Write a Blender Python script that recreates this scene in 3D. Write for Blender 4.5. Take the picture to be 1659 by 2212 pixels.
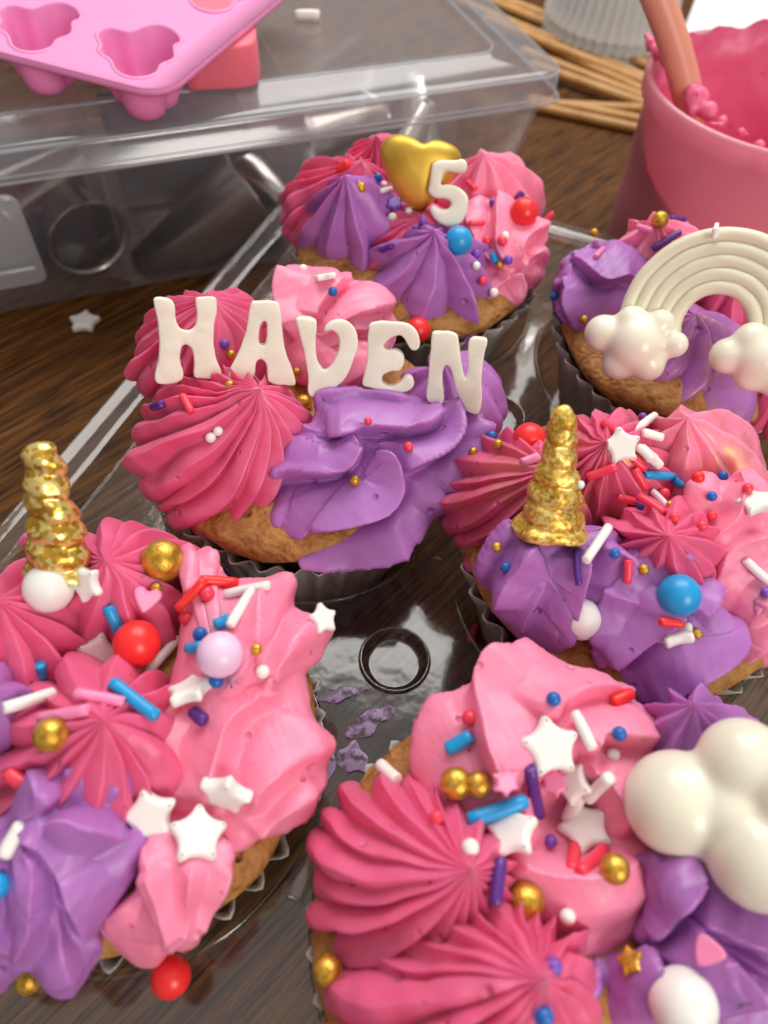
import bpy, bmesh, math, random
import numpy as np
from mathutils import Vector, Matrix, geometry
from mathutils.bvhtree import BVHTree

for o in list(bpy.data.objects): bpy.data.objects.remove(o)
SC = bpy.context.scene
COL = SC.collection
CM = 0.01                       # everything below is written in centimetres

# ------------------------------------------------------------------ camera
CAM = np.array([5.592, -10.678, 18.395]); FPX = 1597.0
_y, _p, _r = -0.30721, -0.95450, 0.08848
_f = np.array([math.sin(_y)*math.cos(_p), math.cos(_y)*math.cos(_p), math.sin(_p)])
_rt = np.array([math.cos(_y), -math.sin(_y), 0.0]); _up = np.cross(_rt, _f)
CR = math.cos(_r)*_rt + math.sin(_r)*_up; CU = -math.sin(_r)*_rt + math.cos(_r)*_up; CF = _f
cd = bpy.data.cameras.new('camera'); cam = bpy.data.objects.new('camera', cd); COL.objects.link(cam)
cam.matrix_world = Matrix(((CR[0], CU[0], -CF[0], CAM[0]*CM), (CR[1], CU[1], -CF[1], CAM[1]*CM),
                           (CR[2], CU[2], -CF[2], CAM[2]*CM), (0, 0, 0, 1)))
cd.sensor_fit = 'VERTICAL'; cd.sensor_height = 36; cd.lens = FPX/2212*36
cd.clip_start = 0.005; cd.clip_end = 20
cd.dof.use_dof = True; cd.dof.focus_distance = 0.160; cd.dof.aperture_fstop = 13
SC.camera = cam

# ------------------------------------------------------------------ light
w = bpy.data.worlds.new('World'); SC.world = w; w.use_nodes = True
bg = w.node_tree.nodes['Background']; bg.inputs[0].default_value = (0.97, 0.94, 0.90, 1); bg.inputs[1].default_value = 0.33
def area(name, loc, target, sx, sy, rad, col):
    l = bpy.data.lights.new(name, 'AREA'); l.shape = 'RECTANGLE'; l.size = sx*CM; l.size_y = sy*CM
    l.energy = rad*math.pi*sx*sy*CM*CM; l.color = col
    o = bpy.data.objects.new(name, l); COL.objects.link(o); o.location = Vector(loc)*CM
    o.rotation_euler = (Vector(target)-Vector(loc)).to_track_quat('-Z', 'Y').to_euler(); return o
area('window_light', (-8, 52, 74), (2, 4, 4), 76, 54, 5.8, (1.0, 0.98, 0.95))
area('side_window_light', (58, -44, 44), (3, 0, 5), 26, 36, 11.0, (1.0, 0.95, 0.88))
area('ceiling_light', (4, 6, 120), (4, 6, 0), 130, 130, 0.45, (1.0, 0.97, 0.93))
SC.view_settings.view_transform = 'Standard'; SC.view_settings.look = 'None'
SC.view_settings.exposure = 0.02; SC.view_settings.gamma = 1
SC.render.engine = 'CYCLES'
SC.cycles.max_bounces = 5; SC.cycles.diffuse_bounces = 3; SC.cycles.glossy_bounces = 3; SC.cycles.transparent_max_bounces = 20; SC.cycles.transmission_bounces = 3
SC.cycles.caustics_reflective = False; SC.cycles.caustics_refractive = False

# ------------------------------------------------------------------ helpers
def ray(x, y):
    d = CR*((x-829.5)/FPX) - CU*((y-1106)/FPX) + CF
    return d/np.linalg.norm(d)
def at(x, y, z):
    d = ray(x, y); return CAM + d*((z-CAM[2])/d[2])
def onplane(x, y, P, n):
    d = ray(x, y); return CAM + d*(np.dot(np.array(P)-CAM, n)/np.dot(d, n))
def depth(P): return float(np.dot(np.array(P)-CAM, CF))
def unit(v): v = np.array(v, float); return v/np.linalg.norm(v)
def lin(h):
    h = h.lstrip('#'); c = [int(h[i:i+2], 16)/255 for i in (0, 2, 4)]
    return tuple(x/12.92 if x <= .04045 else ((x+.055)/1.055)**2.4 for x in c)+(1,)
def spl(P, n):
    P = np.array(P, float); m = len(P)
    Q = np.vstack([2*P[0]-P[1], P, 2*P[-1]-P[-2]]); out = []
    for s in np.linspace(0, m-1, n):
        i = min(int(s), m-2); t = s-i; a, b, c, d = Q[i:i+4]
        out.append(.5*((2*b)+(c-a)*t+(2*a-5*b+4*c-d)*t*t+(3*b-a-3*c+d)*t**3))
    return np.array(out)
def wob(V, freq, amp, seed):
    r = np.random.RandomState(seed); D = np.zeros_like(V)
    for k in range(5):
        K = r.normal(size=(3, 3))*freq*(1+.5*k); ph = r.uniform(0, 6.28, 3)
        D += np.sin(V@K+ph)/(1+.6*k)
    return V + D*amp/2
def node(nt, t, **kw):
    n = nt.nodes.new(t)
    for k, v in kw.items():
        if k in n.inputs: n.inputs[k].default_value = v
        else: setattr(n, k, v)
    return n
def mat(name, color, rough=.5, metal=0, spec=.5, sss=0, sssr=(1, .4, .3), sscale=.003, coat=0, bump=None, var=None,
        emit=None, trans=0, alpha=1):
    m = bpy.data.materials.new(name); m.use_nodes = True; nt = m.node_tree; b = nt.nodes['Principled BSDF']
    c = lin(color) if isinstance(color, str) else color
    b.inputs['Base Color'].default_value = c; b.inputs['Roughness'].default_value = rough
    b.inputs['Metallic'].default_value = metal; b.inputs['Specular IOR Level'].default_value = spec
    b.inputs['Subsurface Weight'].default_value = sss; b.inputs['Subsurface Radius'].default_value = sssr
    b.inputs['Subsurface Scale'].default_value = sscale; b.inputs['Coat Weight'].default_value = coat
    b.inputs['Coat Roughness'].default_value = .12; b.inputs['Transmission Weight'].default_value = trans
    tc = node(nt, 'ShaderNodeTexCoord')
    if var:                                     # colour variation: (scale, darker colour, amount)
        n = node(nt, 'ShaderNodeTexNoise', Scale=var[0], Detail=2.0, Roughness=.6); nt.links.new(tc.outputs['Object'], n.inputs['Vector'])
        r = node(nt, 'ShaderNodeMapRange'); r.inputs['From Min'].default_value = .35; r.inputs['From Max'].default_value = .68
        r.inputs['To Max'].default_value = var[2]; nt.links.new(n.outputs[0], r.inputs[0])
        mx = node(nt, 'ShaderNodeMix', data_type='RGBA'); mx.inputs[6].default_value = c; mx.inputs[7].default_value = lin(var[1])
        nt.links.new(r.outputs[0], mx.inputs[0]); nt.links.new(mx.outputs[2], b.inputs['Base Color'])
    last = None
    for (kind, sc, st, dist) in (bump or []):
        if kind == 'noise':
            t = node(nt, 'ShaderNodeTexNoise', Scale=sc, Detail=2.0, Roughness=.6); out = t.outputs[0]
        elif kind == 'air':                     # scattered air holes
            t = node(nt, 'ShaderNodeTexVoronoi', Scale=sc); t.inputs['Randomness'].default_value = 1
            sp = node(nt, 'ShaderNodeSeparateColor'); nt.links.new(t.outputs['Color'], sp.inputs[0])
            th = node(nt, 'ShaderNodeMath', operation='MULTIPLY'); th.inputs[1].default_value = .30; pw = node(nt, 'ShaderNodeMath', operation='POWER'); pw.inputs[1].default_value = 4
            nt.links.new(sp.outputs[0], pw.inputs[0]); nt.links.new(pw.outputs[0], th.inputs[0])
            r = node(nt, 'ShaderNodeMapRange'); nt.links.new(t.outputs['Distance'], r.inputs[0]); nt.links.new(th.outputs[0], r.inputs['From Max']); out = r.outputs[0]
        elif kind == 'pits':
            t = node(nt, 'ShaderNodeTexVoronoi', Scale=sc); t.inputs['Randomness'].default_value = 1
            r = node(nt, 'ShaderNodeMapRange'); r.inputs['From Min'].default_value = .06; r.inputs['From Max'].default_value = .2
            nt.links.new(t.outputs['Distance'], r.inputs[0]); out = r.outputs[0]
        else:
            t = node(nt, 'ShaderNodeTexVoronoi', Scale=sc); out = t.outputs['Color']
        nt.links.new(tc.outputs['Object'], t.inputs['Vector'])
        bm = node(nt, 'ShaderNodeBump'); bm.inputs['Strength'].default_value = st; bm.inputs['Distance'].default_value = dist
        nt.links.new(out, bm.inputs['Height'])
        if last: nt.links.new(last.outputs[0], bm.inputs['Normal'])
        last = bm
    if last: nt.links.new(last.outputs[0], b.inputs['Normal'])
    return m
def setprops(o, label=None, cat=None, group=None, kind=None):
    if label: o['label'] = label
    if cat: o['category'] = cat
    if group: o['group'] = group
    if kind: o['kind'] = kind
    return o
def mk(name, V, F, m, parent=None, org=None, smooth=True, **kw):
    V = np.array(V, float)
    if parent is not None: org = ORG[parent.name]
    elif org is None: org = np.array([V[:, 0].mean(), V[:, 1].mean(), V[:, 2].min()])
    me = bpy.data.meshes.new(name); me.from_pydata(((V-org)*CM).tolist(), [], F); me.update()
    if smooth: me.polygons.foreach_set('use_smooth', [True]*len(me.polygons))
    o = bpy.data.objects.new(name, me); COL.objects.link(o)
    if m: me.materials.append(m)
    if parent is not None: o.parent = parent
    else: o.location = Vector(org)*CM
    ORG[o.name] = np.array(org)
    setprops(o, **kw); return o
ORG = {}
def thing(name, org, label, cat, group=None):
    o = bpy.data.objects.new(name, None); COL.objects.link(o); o.empty_display_size = .01
    o.location = Vector(org)*CM; ORG[o.name] = np.array(org, float); setprops(o, label, cat, group); return o
def grid(nr, nc, closed=True, flip=False):
    F = []
    for i in range(nr-1):
        for j in range(nc if closed else nc-1):
            k = (j+1) % nc; q = (i*nc+j, i*nc+k, (i+1)*nc+k, (i+1)*nc+j)
            F.append(q[::-1] if flip else q)
    return F
def frame(n, hint=(1, 0, 0)):
    n = unit(n); h = np.array(hint, float); x = h-n*np.dot(h, n)
    if np.linalg.norm(x) < 1e-4: x = np.array([0, 1, 0])-n*n[1]
    x = unit(x); return x, np.cross(n, x), n
def lathe(prof, seg, c, n=(0, 0, 1), mod=None):
    x, y, z = frame(n); th = np.linspace(0, 2*math.pi, seg, endpoint=False); V = []
    for i, (r, h) in enumerate(prof):
        for t in th:
            rr, hh = (r, h) if mod is None else mod(r, h, t, i)
            V.append(np.array(c)+x*rr*math.cos(t)+y*rr*math.sin(t)+z*hh)
    return np.array(V), grid(len(prof), seg)
def tube(P, r, seg=10, caps=True):
    P = np.array(P, float); V = []; R = np.broadcast_to(r, (len(P),)); T = np.gradient(P, axis=0)
    for i in range(len(P)):
        x, y, _ = frame(T[i], (0.3, 0.2, 1))
        for t in np.linspace(0, 2*math.pi, seg, endpoint=False): V.append(P[i]+R[i]*(x*math.cos(t)+y*math.sin(t)))
    F = grid(len(P), seg)
    if caps: F += [tuple(range(seg))[::-1], tuple((len(P)-1)*seg+k for k in range(seg))]
    return np.array(V), F
def join(*parts):
    V, F, n = [], [], 0
    for v, f in parts:
        V.append(np.array(v)); F += [tuple(i+n for i in q) for q in f]; n += len(v)
    return np.vstack(V), F
def boxm(c, ax, ay, az):
    c, ax, ay, az = [np.array(k, float) for k in (c, ax, ay, az)]
    V = [c+sx*ax+sy*ay+sz*az for sz in (-1, 1) for sx, sy in ((-1, -1), (1, -1), (1, 1), (-1, 1))]
    return V, [(3, 2, 1, 0), (4, 5, 6, 7), (0, 1, 5, 4), (1, 2, 6, 5), (2, 3, 7, 6), (3, 0, 4, 7)]
def bevel(o, wd, seg=2):
    b = o.modifiers.new('bevel', 'BEVEL'); b.width = wd*CM; b.segments = seg; b.limit_method = 'ANGLE'; return o
def chaikin(P, it=2):
    P = np.array(P, float)
    for _ in range(it):
        Q = np.roll(P, -1, 0); P = np.stack([.75*P+.25*Q, .25*P+.75*Q], 1).reshape(-1, 2)
    return P
def inset(P, d):
    a = np.roll(P, 1, 0); b = np.roll(P, -1, 0); t = b-a; t /= np.linalg.norm(t, axis=1)[:, None]+1e-9
    ar = np.sum(P[:, 0]*b[:, 1]-b[:, 0]*P[:, 1]); s = 1 if ar > 0 else -1
    return P+s*d*np.stack([-t[:, 1], t[:, 0]], 1)
def triangulate(loops):
    vs, es = [], []
    for L in loops:
        n = len(vs); vs += [Vector(p) for p in L]; es += [(n+i, n+(i+1) % len(L)) for i in range(len(L))]
    r = geometry.delaunay_2d_cdt(vs, es, [], 0, 1e-7)
    def inside(p, L):
        c = False; n = len(L)
        for i in range(n):
            x1, y1 = L[i]; x2, y2 = L[i-1]
            if (y1 > p[1]) != (y2 > p[1]) and p[0] < (x2-x1)*(p[1]-y1)/(y2-y1)+x1: c = not c
        return c
    V = [tuple(v) for v in r[0]]; F = []
    for f in r[2]:
        c = np.mean([V[i] for i in f], axis=0)
        if inside(c, loops[0]) and not any(inside(c, h) for h in loops[1:]): F.append(tuple(f))
    return V, F
def slab2d(loops, th, bev, rings=3):
    """2-D outline (with holes) -> rounded slab between z 0 and th, list of verts/faces"""
    parts = []; caps = []
    for k, L in enumerate(loops):
        L = np.array(L, float); sgn = 1 if k == 0 else -1; V = []
        prof = []
        for a in np.linspace(0, math.pi/2, rings+1): prof.append((bev*(1-math.sin(a)), bev*(1-math.cos(a))))
        prof = prof + [(i, th-h) for i, h in prof[::-1]]
        n = len(L)
        for i, h in prof:
            Q = inset(L, sgn*i) if i > 1e-9 else L
            V += [(p[0], p[1], h) for p in Q]
        ar = np.sum(L[:, 0]*np.roll(L[:, 1], -1)-np.roll(L[:, 0], -1)*L[:, 1])
        parts.append((np.array(V), grid(len(prof), n, True, (ar < 0) == (k == 0)))); caps.append(inset(L, sgn*bev))
    v, f = triangulate(caps)
    a = np.array([(p[0], p[1], th) for p in v]); b = np.array([(p[0], p[1], 0) for p in v])
    fu = [q if (v[q[1]][0]-v[q[0]][0])*(v[q[2]][1]-v[q[0]][1])-(v[q[1]][1]-v[q[0]][1])*(v[q[2]][0]-v[q[0]][0]) > 0 else q[::-1] for q in f]
    parts += [(a, fu), (b, [q[::-1] for q in fu])]
    return join(*parts)
def weld(o, d=.002):
    m = o.modifiers.new('weld', 'WELD'); m.merge_threshold = d*CM; return o

# ------------------------------------------------------------------ materials
def cream(name, col, dark, rough=.41, dust=0):
    m = mat(name, col, rough, spec=.5, sss=.5, sssr=(1.0, .35, .38), sscale=.0035, var=(90, dark, .55),
            bump=[('noise', 520, .16, .0006), ('air', 270, .9, .0012)])
    if dust:
        nt = m.node_tree; b = nt.nodes['Principled BSDF']; out = nt.nodes['Material Output']
        g = node(nt, 'ShaderNodeBsdfPrincipled'); g.inputs['Base Color'].default_value = lin('d9a94a'); g.inputs['Metallic'].default_value = 1
        g.inputs['Roughness'].default_value = .35
        tc = node(nt, 'ShaderNodeTexCoord')
        v = node(nt, 'ShaderNodeTexVoronoi', Scale=2600); nt.links.new(tc.outputs['Object'], v.inputs['Vector'])
        bp = node(nt, 'ShaderNodeBump'); bp.inputs['Strength'].default_value = .8; bp.inputs['Distance'].default_value = .0003
        nt.links.new(v.outputs['Color'], bp.inputs['Height']); nt.links.new(bp.outputs[0], g.inputs['Normal'])
        n = node(nt, 'ShaderNodeTexNoise', Scale=110, Detail=6.0, Roughness=.7); nt.links.new(tc.outputs['Object'], n.inputs['Vector'])
        r = node(nt, 'ShaderNodeMapRange'); r.inputs['From Min'].default_value = .45; r.inputs['From Max'].default_value = .66; r.inputs['To Max'].default_value = dust
        nt.links.new(n.outputs[0], r.inputs[0])
        mx = node(nt, 'ShaderNodeMixShader'); nt.links.new(r.outputs[0], mx.inputs[0]); nt.links.new(b.outputs[0], mx.inputs[1]); nt.links.new(g.outputs[0], mx.inputs[2])
        nt.links.new(mx.outputs[0], out.inputs[0])
    return m
M = {}
H1, H2, P1, P2_, V1, V2 = 'e4678f', 'da567f', 'f993b2', 'f67f9e', 'b274bc', 'a563af'
M['hot'] = cream('hot_pink_buttercream', H1, H2)
M['pink'] = cream('light_pink_buttercream', P1, P2_)
M['purple'] = cream('purple_buttercream', V1, V2)
M['hotdust'] = cream('gold_dusted_hot_pink_buttercream', H1, H2, dust=.6)
M['pinkdust'] = cream('gold_dusted_pink_buttercream', P1, P2_, dust=.5)
M['purpdust'] = cream('gold_dusted_purple_buttercream', V1, V2, dust=.45)
M['smear'] = mat('thin_smeared_buttercream', 'ad83b6', .4, var=(500, '80678a', .9))
_nt = M['smear'].node_tree; _tc = node(_nt, 'ShaderNodeTexCoord'); _n = node(_nt, 'ShaderNodeTexNoise', Scale=420, Detail=4.0); _nt.links.new(_tc.outputs['Object'], _n.inputs['Vector'])
_r = node(_nt, 'ShaderNodeMapRange'); _r.inputs['From Min'].default_value = .42; _r.inputs['From Max'].default_value = .58; _nt.links.new(_n.outputs[0], _r.inputs[0])
_nt.links.new(_r.outputs[0], _nt.nodes['Principled BSDF'].inputs['Alpha'])
M['cake'] = mat('baked_cake', 'b98648', .62, spec=.4, sss=.15, sscale=.002, var=(220, '8e5a26', .8),
                bump=[('noise', 200, .8, .003), ('air', 260, 1.0, .002), ('noise', 800, .5, .0008)])
M['wrap'] = mat('greaseproof_paper', 'e4e0d8', .45, spec=.5, trans=.3, var=(120, 'c2bab0', .8), bump=[('noise', 700, .2, .0003)])
M['letter'] = mat('cream_fondant', 'efe9d9', .55, spec=.4, sss=.3, sssr=(1, .8, .55), sscale=.002, var=(180, 'e4dcc6', .6),
                  bump=[('noise', 420, .18, .0006), ('pits', 300, .2, .0003)])
M['cloud'] = mat('glossy_candy_melt', 'ece6d2', .30, spec=.5, sss=.3, sssr=(1, .8, .55), sscale=.003, coat=.15, bump=[('noise', 160, .04, .0008)])
M['rain'] = mat('ivory_candy_melt', 'e4dcc4', .42, spec=.5, sss=.25, sssr=(1, .8, .5), sscale=.002, bump=[('noise', 300, .12, .0005)])
def goldmat(name, rough, glit):
    m = mat(name, 'e6be55', rough+.06, metal=.7, bump=[('vor', 1500, glit, .0022), ('noise', 500, .25, .0006)])
    nt = m.node_tree; b = nt.nodes['Principled BSDF']; tc = node(nt, 'ShaderNodeTexCoord')       # flakes of differing tone, bright and dark cells painted in for sparkle
    v = node(nt, 'ShaderNodeTexVoronoi', Scale=1100 if glit > .8 else 1700); nt.links.new(tc.outputs['Object'], v.inputs['Vector'])
    sp = node(nt, 'ShaderNodeSeparateColor'); nt.links.new(v.outputs['Color'], sp.inputs[0])
    n = node(nt, 'ShaderNodeTexNoise', Scale=190, Detail=3.0); nt.links.new(tc.outputs['Object'], n.inputs['Vector'])
    a = node(nt, 'ShaderNodeMath', operation='MULTIPLY_ADD'); a.inputs[1].default_value = glit; nt.links.new(sp.outputs[0], a.inputs[0]); nt.links.new(n.outputs[0], a.inputs[2])
    r = node(nt, 'ShaderNodeValToRGB'); e = r.color_ramp.elements; e[0].position = .35; e[0].color = lin('a87620'); e[1].position = .62+.85*glit; e[1].color = lin('f8dc86' if glit > .3 else 'e8bf58')
    e2 = r.color_ramp.elements.new(.5+.45*glit); e2.color = lin('d9aa3e' if glit > .3 else 'd4a53c'); nt.links.new(a.outputs[0], r.inputs[0]); nt.links.new(r.outputs[0], b.inputs['Base Color'])
    return m
M['gold'] = goldmat('gold_lustre', .34, .55)
M['glit'] = goldmat('gold_glitter', .22, 1.0)
M['heart'] = mat('gold_painted_chocolate', 'e6bd50', .44, metal=.75, var=(130, 'c8942f', .7), bump=[('noise', 240, .12, .0006), ('vor', 2600, .10, .0002)])
def candy(n, c, rough=.33, sss=.2): return mat(n, c, rough, spec=.5, sss=sss, sscale=.0012, sssr=(1, .5, .5), bump=[('noise', 600, .06, .0004)], var=(300, c, .0))
CA = {'red': candy('red_candy', 'f2302f'), 'white': candy('white_candy', 'f1ece6', .4), 'blue': candy('navy_blue_candy', '1f63b4'),
      'sky': candy('sky_blue_candy', '1f9ad6'), 'purple': candy('violet_candy', '7b4bb4'), 'plum': candy('plum_candy', '5b2a82'),
      'pink': candy('pink_candy', 'f58cb8'), 'coral': candy('coral_red_candy', 'f0405a'), 'lilac': candy('lilac_candy', 'ecc9e4'),
      'gold': goldmat('gold_dragee', .30, .10)}
def clearplastic(name, tint, haze, ior=1.5, rough=.03, hazecol=(.75, .75, .78, 1), bumps=0.0):
    m = bpy.data.materials.new(name); m.use_nodes = True; nt = m.node_tree; nt.nodes.remove(nt.nodes['Principled BSDF'])
    t = node(nt, 'ShaderNodeBsdfTransparent'); t.inputs[0].default_value = tint
    g = node(nt, 'ShaderNodeBsdfGlossy'); g.inputs['Roughness'].default_value = rough; g.inputs[0].default_value = (1, 1, 1, 1)
    d = node(nt, 'ShaderNodeBsdfDiffuse'); d.inputs[0].default_value = hazecol
    tl = node(nt, 'ShaderNodeBsdfTranslucent'); tl.inputs[0].default_value = hazecol
    dd = node(nt, 'ShaderNodeMixShader'); dd.inputs[0].default_value = .5; nt.links.new(d.outputs[0], dd.inputs[1]); nt.links.new(tl.outputs[0], dd.inputs[2])
    f0 = ((ior-1)/(ior+1))**2; f0 = 2*f0/(1+f0)           # both faces of a thin sheet
    lw = node(nt, 'ShaderNodeLayerWeight'); pw = node(nt, 'ShaderNodeMath', operation='POWER'); pw.inputs[1].default_value = 5
    nt.links.new(lw.outputs['Facing'], pw.inputs[0]); lw.inputs['Blend'].default_value = .5
    f = node(nt, 'ShaderNodeMapRange'); f.inputs['To Min'].default_value = f0; f.inputs['To Max'].default_value = .42; nt.links.new(pw.outputs[0], f.inputs[0])
    a = node(nt, 'ShaderNodeMixShader'); a.inputs[0].default_value = haze
    nt.links.new(t.outputs[0], a.inputs[1]); nt.links.new(dd.outputs[0], a.inputs[2])
    b = node(nt, 'ShaderNodeMixShader'); nt.links.new(f.outputs[0], b.inputs[0]); nt.links.new(a.outputs[0], b.inputs[1]); nt.links.new(g.outputs[0], b.inputs[2])
    if bumps:
        tc = node(nt, 'ShaderNodeTexCoord'); n = node(nt, 'ShaderNodeTexNoise', Scale=90, Detail=3.0); nt.links.new(tc.outputs['Object'], n.inputs['Vector'])
        bp = node(nt, 'ShaderNodeBump'); bp.inputs['Strength'].default_value = bumps; bp.inputs['Distance'].default_value = .002
        nt.links.new(n.outputs[0], bp.inputs['Height']); nt.links.new(bp.outputs[0], g.inputs['Normal']); nt.links.new(bp.outputs[0], lw.inputs['Normal'])
    nt.links.new(b.outputs[0], nt.nodes['Material Output'].inputs[0]); return m
M['tray'] = clearplastic('clear_tray_plastic', (.96, .96, .955, 1), .035, 1.45, .11, bumps=.10)
M['box'] = clearplastic('cloudy_box_plastic', (.96, .955, .965, 1), .12, 1.4, .12)
M['lid'] = clearplastic('cloudy_lid_plastic', (.96, .96, .965, 1), .26, 1.45, .15)
M['latch'] = clearplastic('milky_latch_plastic', (.93, .93, .95, 1), .40, 1.4, .15)
M['bucket'] = clearplastic('frosting_smeared_cup_plastic', (.98, .85, .88, 1), .78, 1.45, .3, hazecol=lin('f2a4b6'))
M['silic'] = mat('pink_silicone', 'f196c8', .5, spec=.35, sss=.25, sscale=.004, sssr=(1, .45, .6), bump=[('noise', 900, .08, .0003)])
M['coral'] = mat('coral_silicone', 'f2788a', .5, spec=.35, sss=.25, sscale=.004, sssr=(1, .45, .45), bump=[('noise', 900, .08, .0003)])
M['steel'] = mat('piping_steel', 'c9c2b8', .22, metal=1, bump=[('noise', 200, .04, .0005)])
M['skew'] = mat('bamboo', 'cf9f62', .55, var=(120, 'b07c42', .8), bump=[('noise', 300, .2, .0005)])
M['liner'] = clearplastic('white_paper', (1, 1, 1, 1), .94, 1.3, .5, hazecol=(.97, .98, .97, 1))
M['paper'] = mat('white_board', 'eef2f1', .6, var=(30, 'e4e8e7', .5))
M['handle'] = mat('peach_spoon', 'e39a80', .4, sss=.15, sscale=.003)

def woodmat():
    m = bpy.data.materials.new('dark_oak'); m.use_nodes = True; nt = m.node_tree; b = nt.nodes['Principled BSDF']
    tc = node(nt, 'ShaderNodeTexCoord'); mp = node(nt, 'ShaderNodeMapping'); mp.inputs['Rotation'].default_value = (0, 0, math.radians(-68))
    nt.links.new(tc.outputs['Object'], mp.inputs['Vector'])
    def stretched(sx, sy, detail, rough=.6):
        s = node(nt, 'ShaderNodeVectorMath', operation='MULTIPLY'); s.inputs[1].default_value = (sx, sy, 1)
        nt.links.new(mp.outputs[0], s.inputs[0]); n = node(nt, 'ShaderNodeTexNoise', Scale=1.0, Detail=detail, Roughness=rough); nt.links.new(s.outputs[0], n.inputs['Vector']); return n
    a = stretched(16, 620, 6); p = stretched(55, 1100, 3, .5); c = stretched(6, 40, 3)
    r1 = node(nt, 'ShaderNodeValToRGB'); e = r1.color_ramp.elements; e[0].position = .30; e[0].color = lin('2a1507'); e[1].position = .72; e[1].color = lin('80501f')
    nt.links.new(a.outputs[0], r1.inputs[0])
    r2 = node(nt, 'ShaderNodeMapRange'); r2.inputs['From Min'].default_value = .36; r2.inputs['From Max'].default_value = .50; nt.links.new(p.outputs[0], r2.inputs[0])
    mx = node(nt, 'ShaderNodeMix', data_type='RGBA'); mx.inputs[6].default_value = lin('1f1107'); nt.links.new(r1.outputs[0], mx.inputs[7]); nt.links.new(r2.outputs[0], mx.inputs[0])
    r3 = node(nt, 'ShaderNodeMapRange'); r3.inputs['To Min'].default_value = .7; r3.inputs['To Max'].default_value = 1.3; nt.links.new(c.outputs[0], r3.inputs[0])
    mm = node(nt, 'ShaderNodeVectorMath', operation='SCALE'); nt.links.new(mx.outputs[2], mm.inputs[0]); nt.links.new(r3.outputs[0], mm.inputs['Scale'])
    nt.links.new(mm.outputs[0], b.inputs['Base Color']); b.inputs['Roughness'].default_value = .6; b.inputs['Specular IOR Level'].default_value = .15
    bp = node(nt, 'ShaderNodeBump'); bp.inputs['Strength'].default_value = .25; bp.inputs['Distance'].default_value = .0006
    nt.links.new(p.outputs[0], bp.inputs['Height']); nt.links.new(bp.outputs[0], b.inputs['Normal']); return m
M['wood'] = woodmat()

# ------------------------------------------------------------------ setting: the table
v, f = boxm((0, 20, -1.5), (90, 0, 0), (0, 75, 0), (0, 0, 1.5))
table = bevel(mk('table', v, f, M['wood'], smooth=False), .3); table['kind'] = 'structure'

# ------------------------------------------------------------------ the clear tray
CUPS = {'letters': (0.0, 0.0), 'heart': (0, 8.0), 'front_left': (0, -8.0), 'horn': (8.0, 0), 'rainbow': (8.2, 8.05), 'front_right': (8.0, -8.0)}
DZ = 2.9
tray = thing('cupcake_tray', (4, 0, 0), 'clear plastic cupcake tray holding the six cupcakes on the table', 'tray')
def rrect(x0, x1, y0, y1, r, n=8):
    P = []
    for cx, cy, a0 in ((x1-r, y0+r, -90), (x1-r, y1-r, 0), (x0+r, y1-r, 90), (x0+r, y0+r, 180)):
        for k in range(n+1):
            a = math.radians(a0+90*k/n); P.append((cx+r*math.cos(a), cy+r*math.sin(a)))
    return np.array(P)
def circ(cx, cy, r, n=64): return np.array([(cx+r*math.cos(t), cy+r*math.sin(t)) for t in np.linspace(0, 2*math.pi, n, endpoint=False)])
outer = rrect(-4.75, 12.9, -13.0, 12.75, 2.2)
bosses = [(4.0, -3.9), (4.0, 4.2)]
wells = [(0, 0), (0, 8), (0, -8), (8, 0), (8, 8), (8, -8)]
v, f = triangulate([outer]+[circ(x, y, 3.82) for x, y in wells]+[circ(x, y, .82, 40) for x, y in bosses])
SURF0 = [(np.array([(x, y, DZ) for x, y in v]), f)]
mk('deck', [(x, y, DZ) for x, y in v], f, M['tray'], tray, smooth=False)
for x, y in wells:
    pr = [(3.82, 0), (3.80, .07), (3.74, .09), (3.68, .04), (3.62, -.3), (3.3, -1.5), (3.02, -2.3), (2.88, -2.48), (2.8, -2.52), (2.7, -2.52), (.0, -2.52)]
    vv, ff = lathe(pr, 64, (x, y, DZ), mod=lambda r, h, t, i: (r*(1+(.012*math.sin(16*t) if 4 < i < 7 else 0)), h))
    mk('well', vv, ff, M['tray'], tray); SURF0.append((vv, ff))
for x, y in bosses:
    pr = [(.82, 0), (.80, .07), (.76, .09), (.72, .06), (.68, -.10), (.61, -.19), (.58, -.21), (.54, -.21), (0, -.21)]
    vv, ff = lathe(pr, 40, (x, y, DZ)); mk('stud', vv, ff, M['tray'], tray)
prof = [(0, 0), (.12, .10), (.2, .45), (.3, .52), (.75, .5), (.85, .4), (1.0, -.3), (1.1, -.42), (1.7, -.45), (1.78, -.36), (1.86, -.45), (1.82, -.58)]
V = []
for d, h in prof:
    Q = inset(outer, -d); V += [(p[0], p[1], DZ+h) for p in Q]
o = mk('flange', V, grid(len(prof), len(outer)), M['tray'], tray)
for x, y in ((4, -.35), (4, 7.6), (4, -8.3)):
    v, f = boxm((x, y, DZ+.16), (.20, 0, 0), (0, .85, 0), (0, 0, .15)); bevel(mk('rib', v, f, M['tray'], tray), .08, 3)

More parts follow.
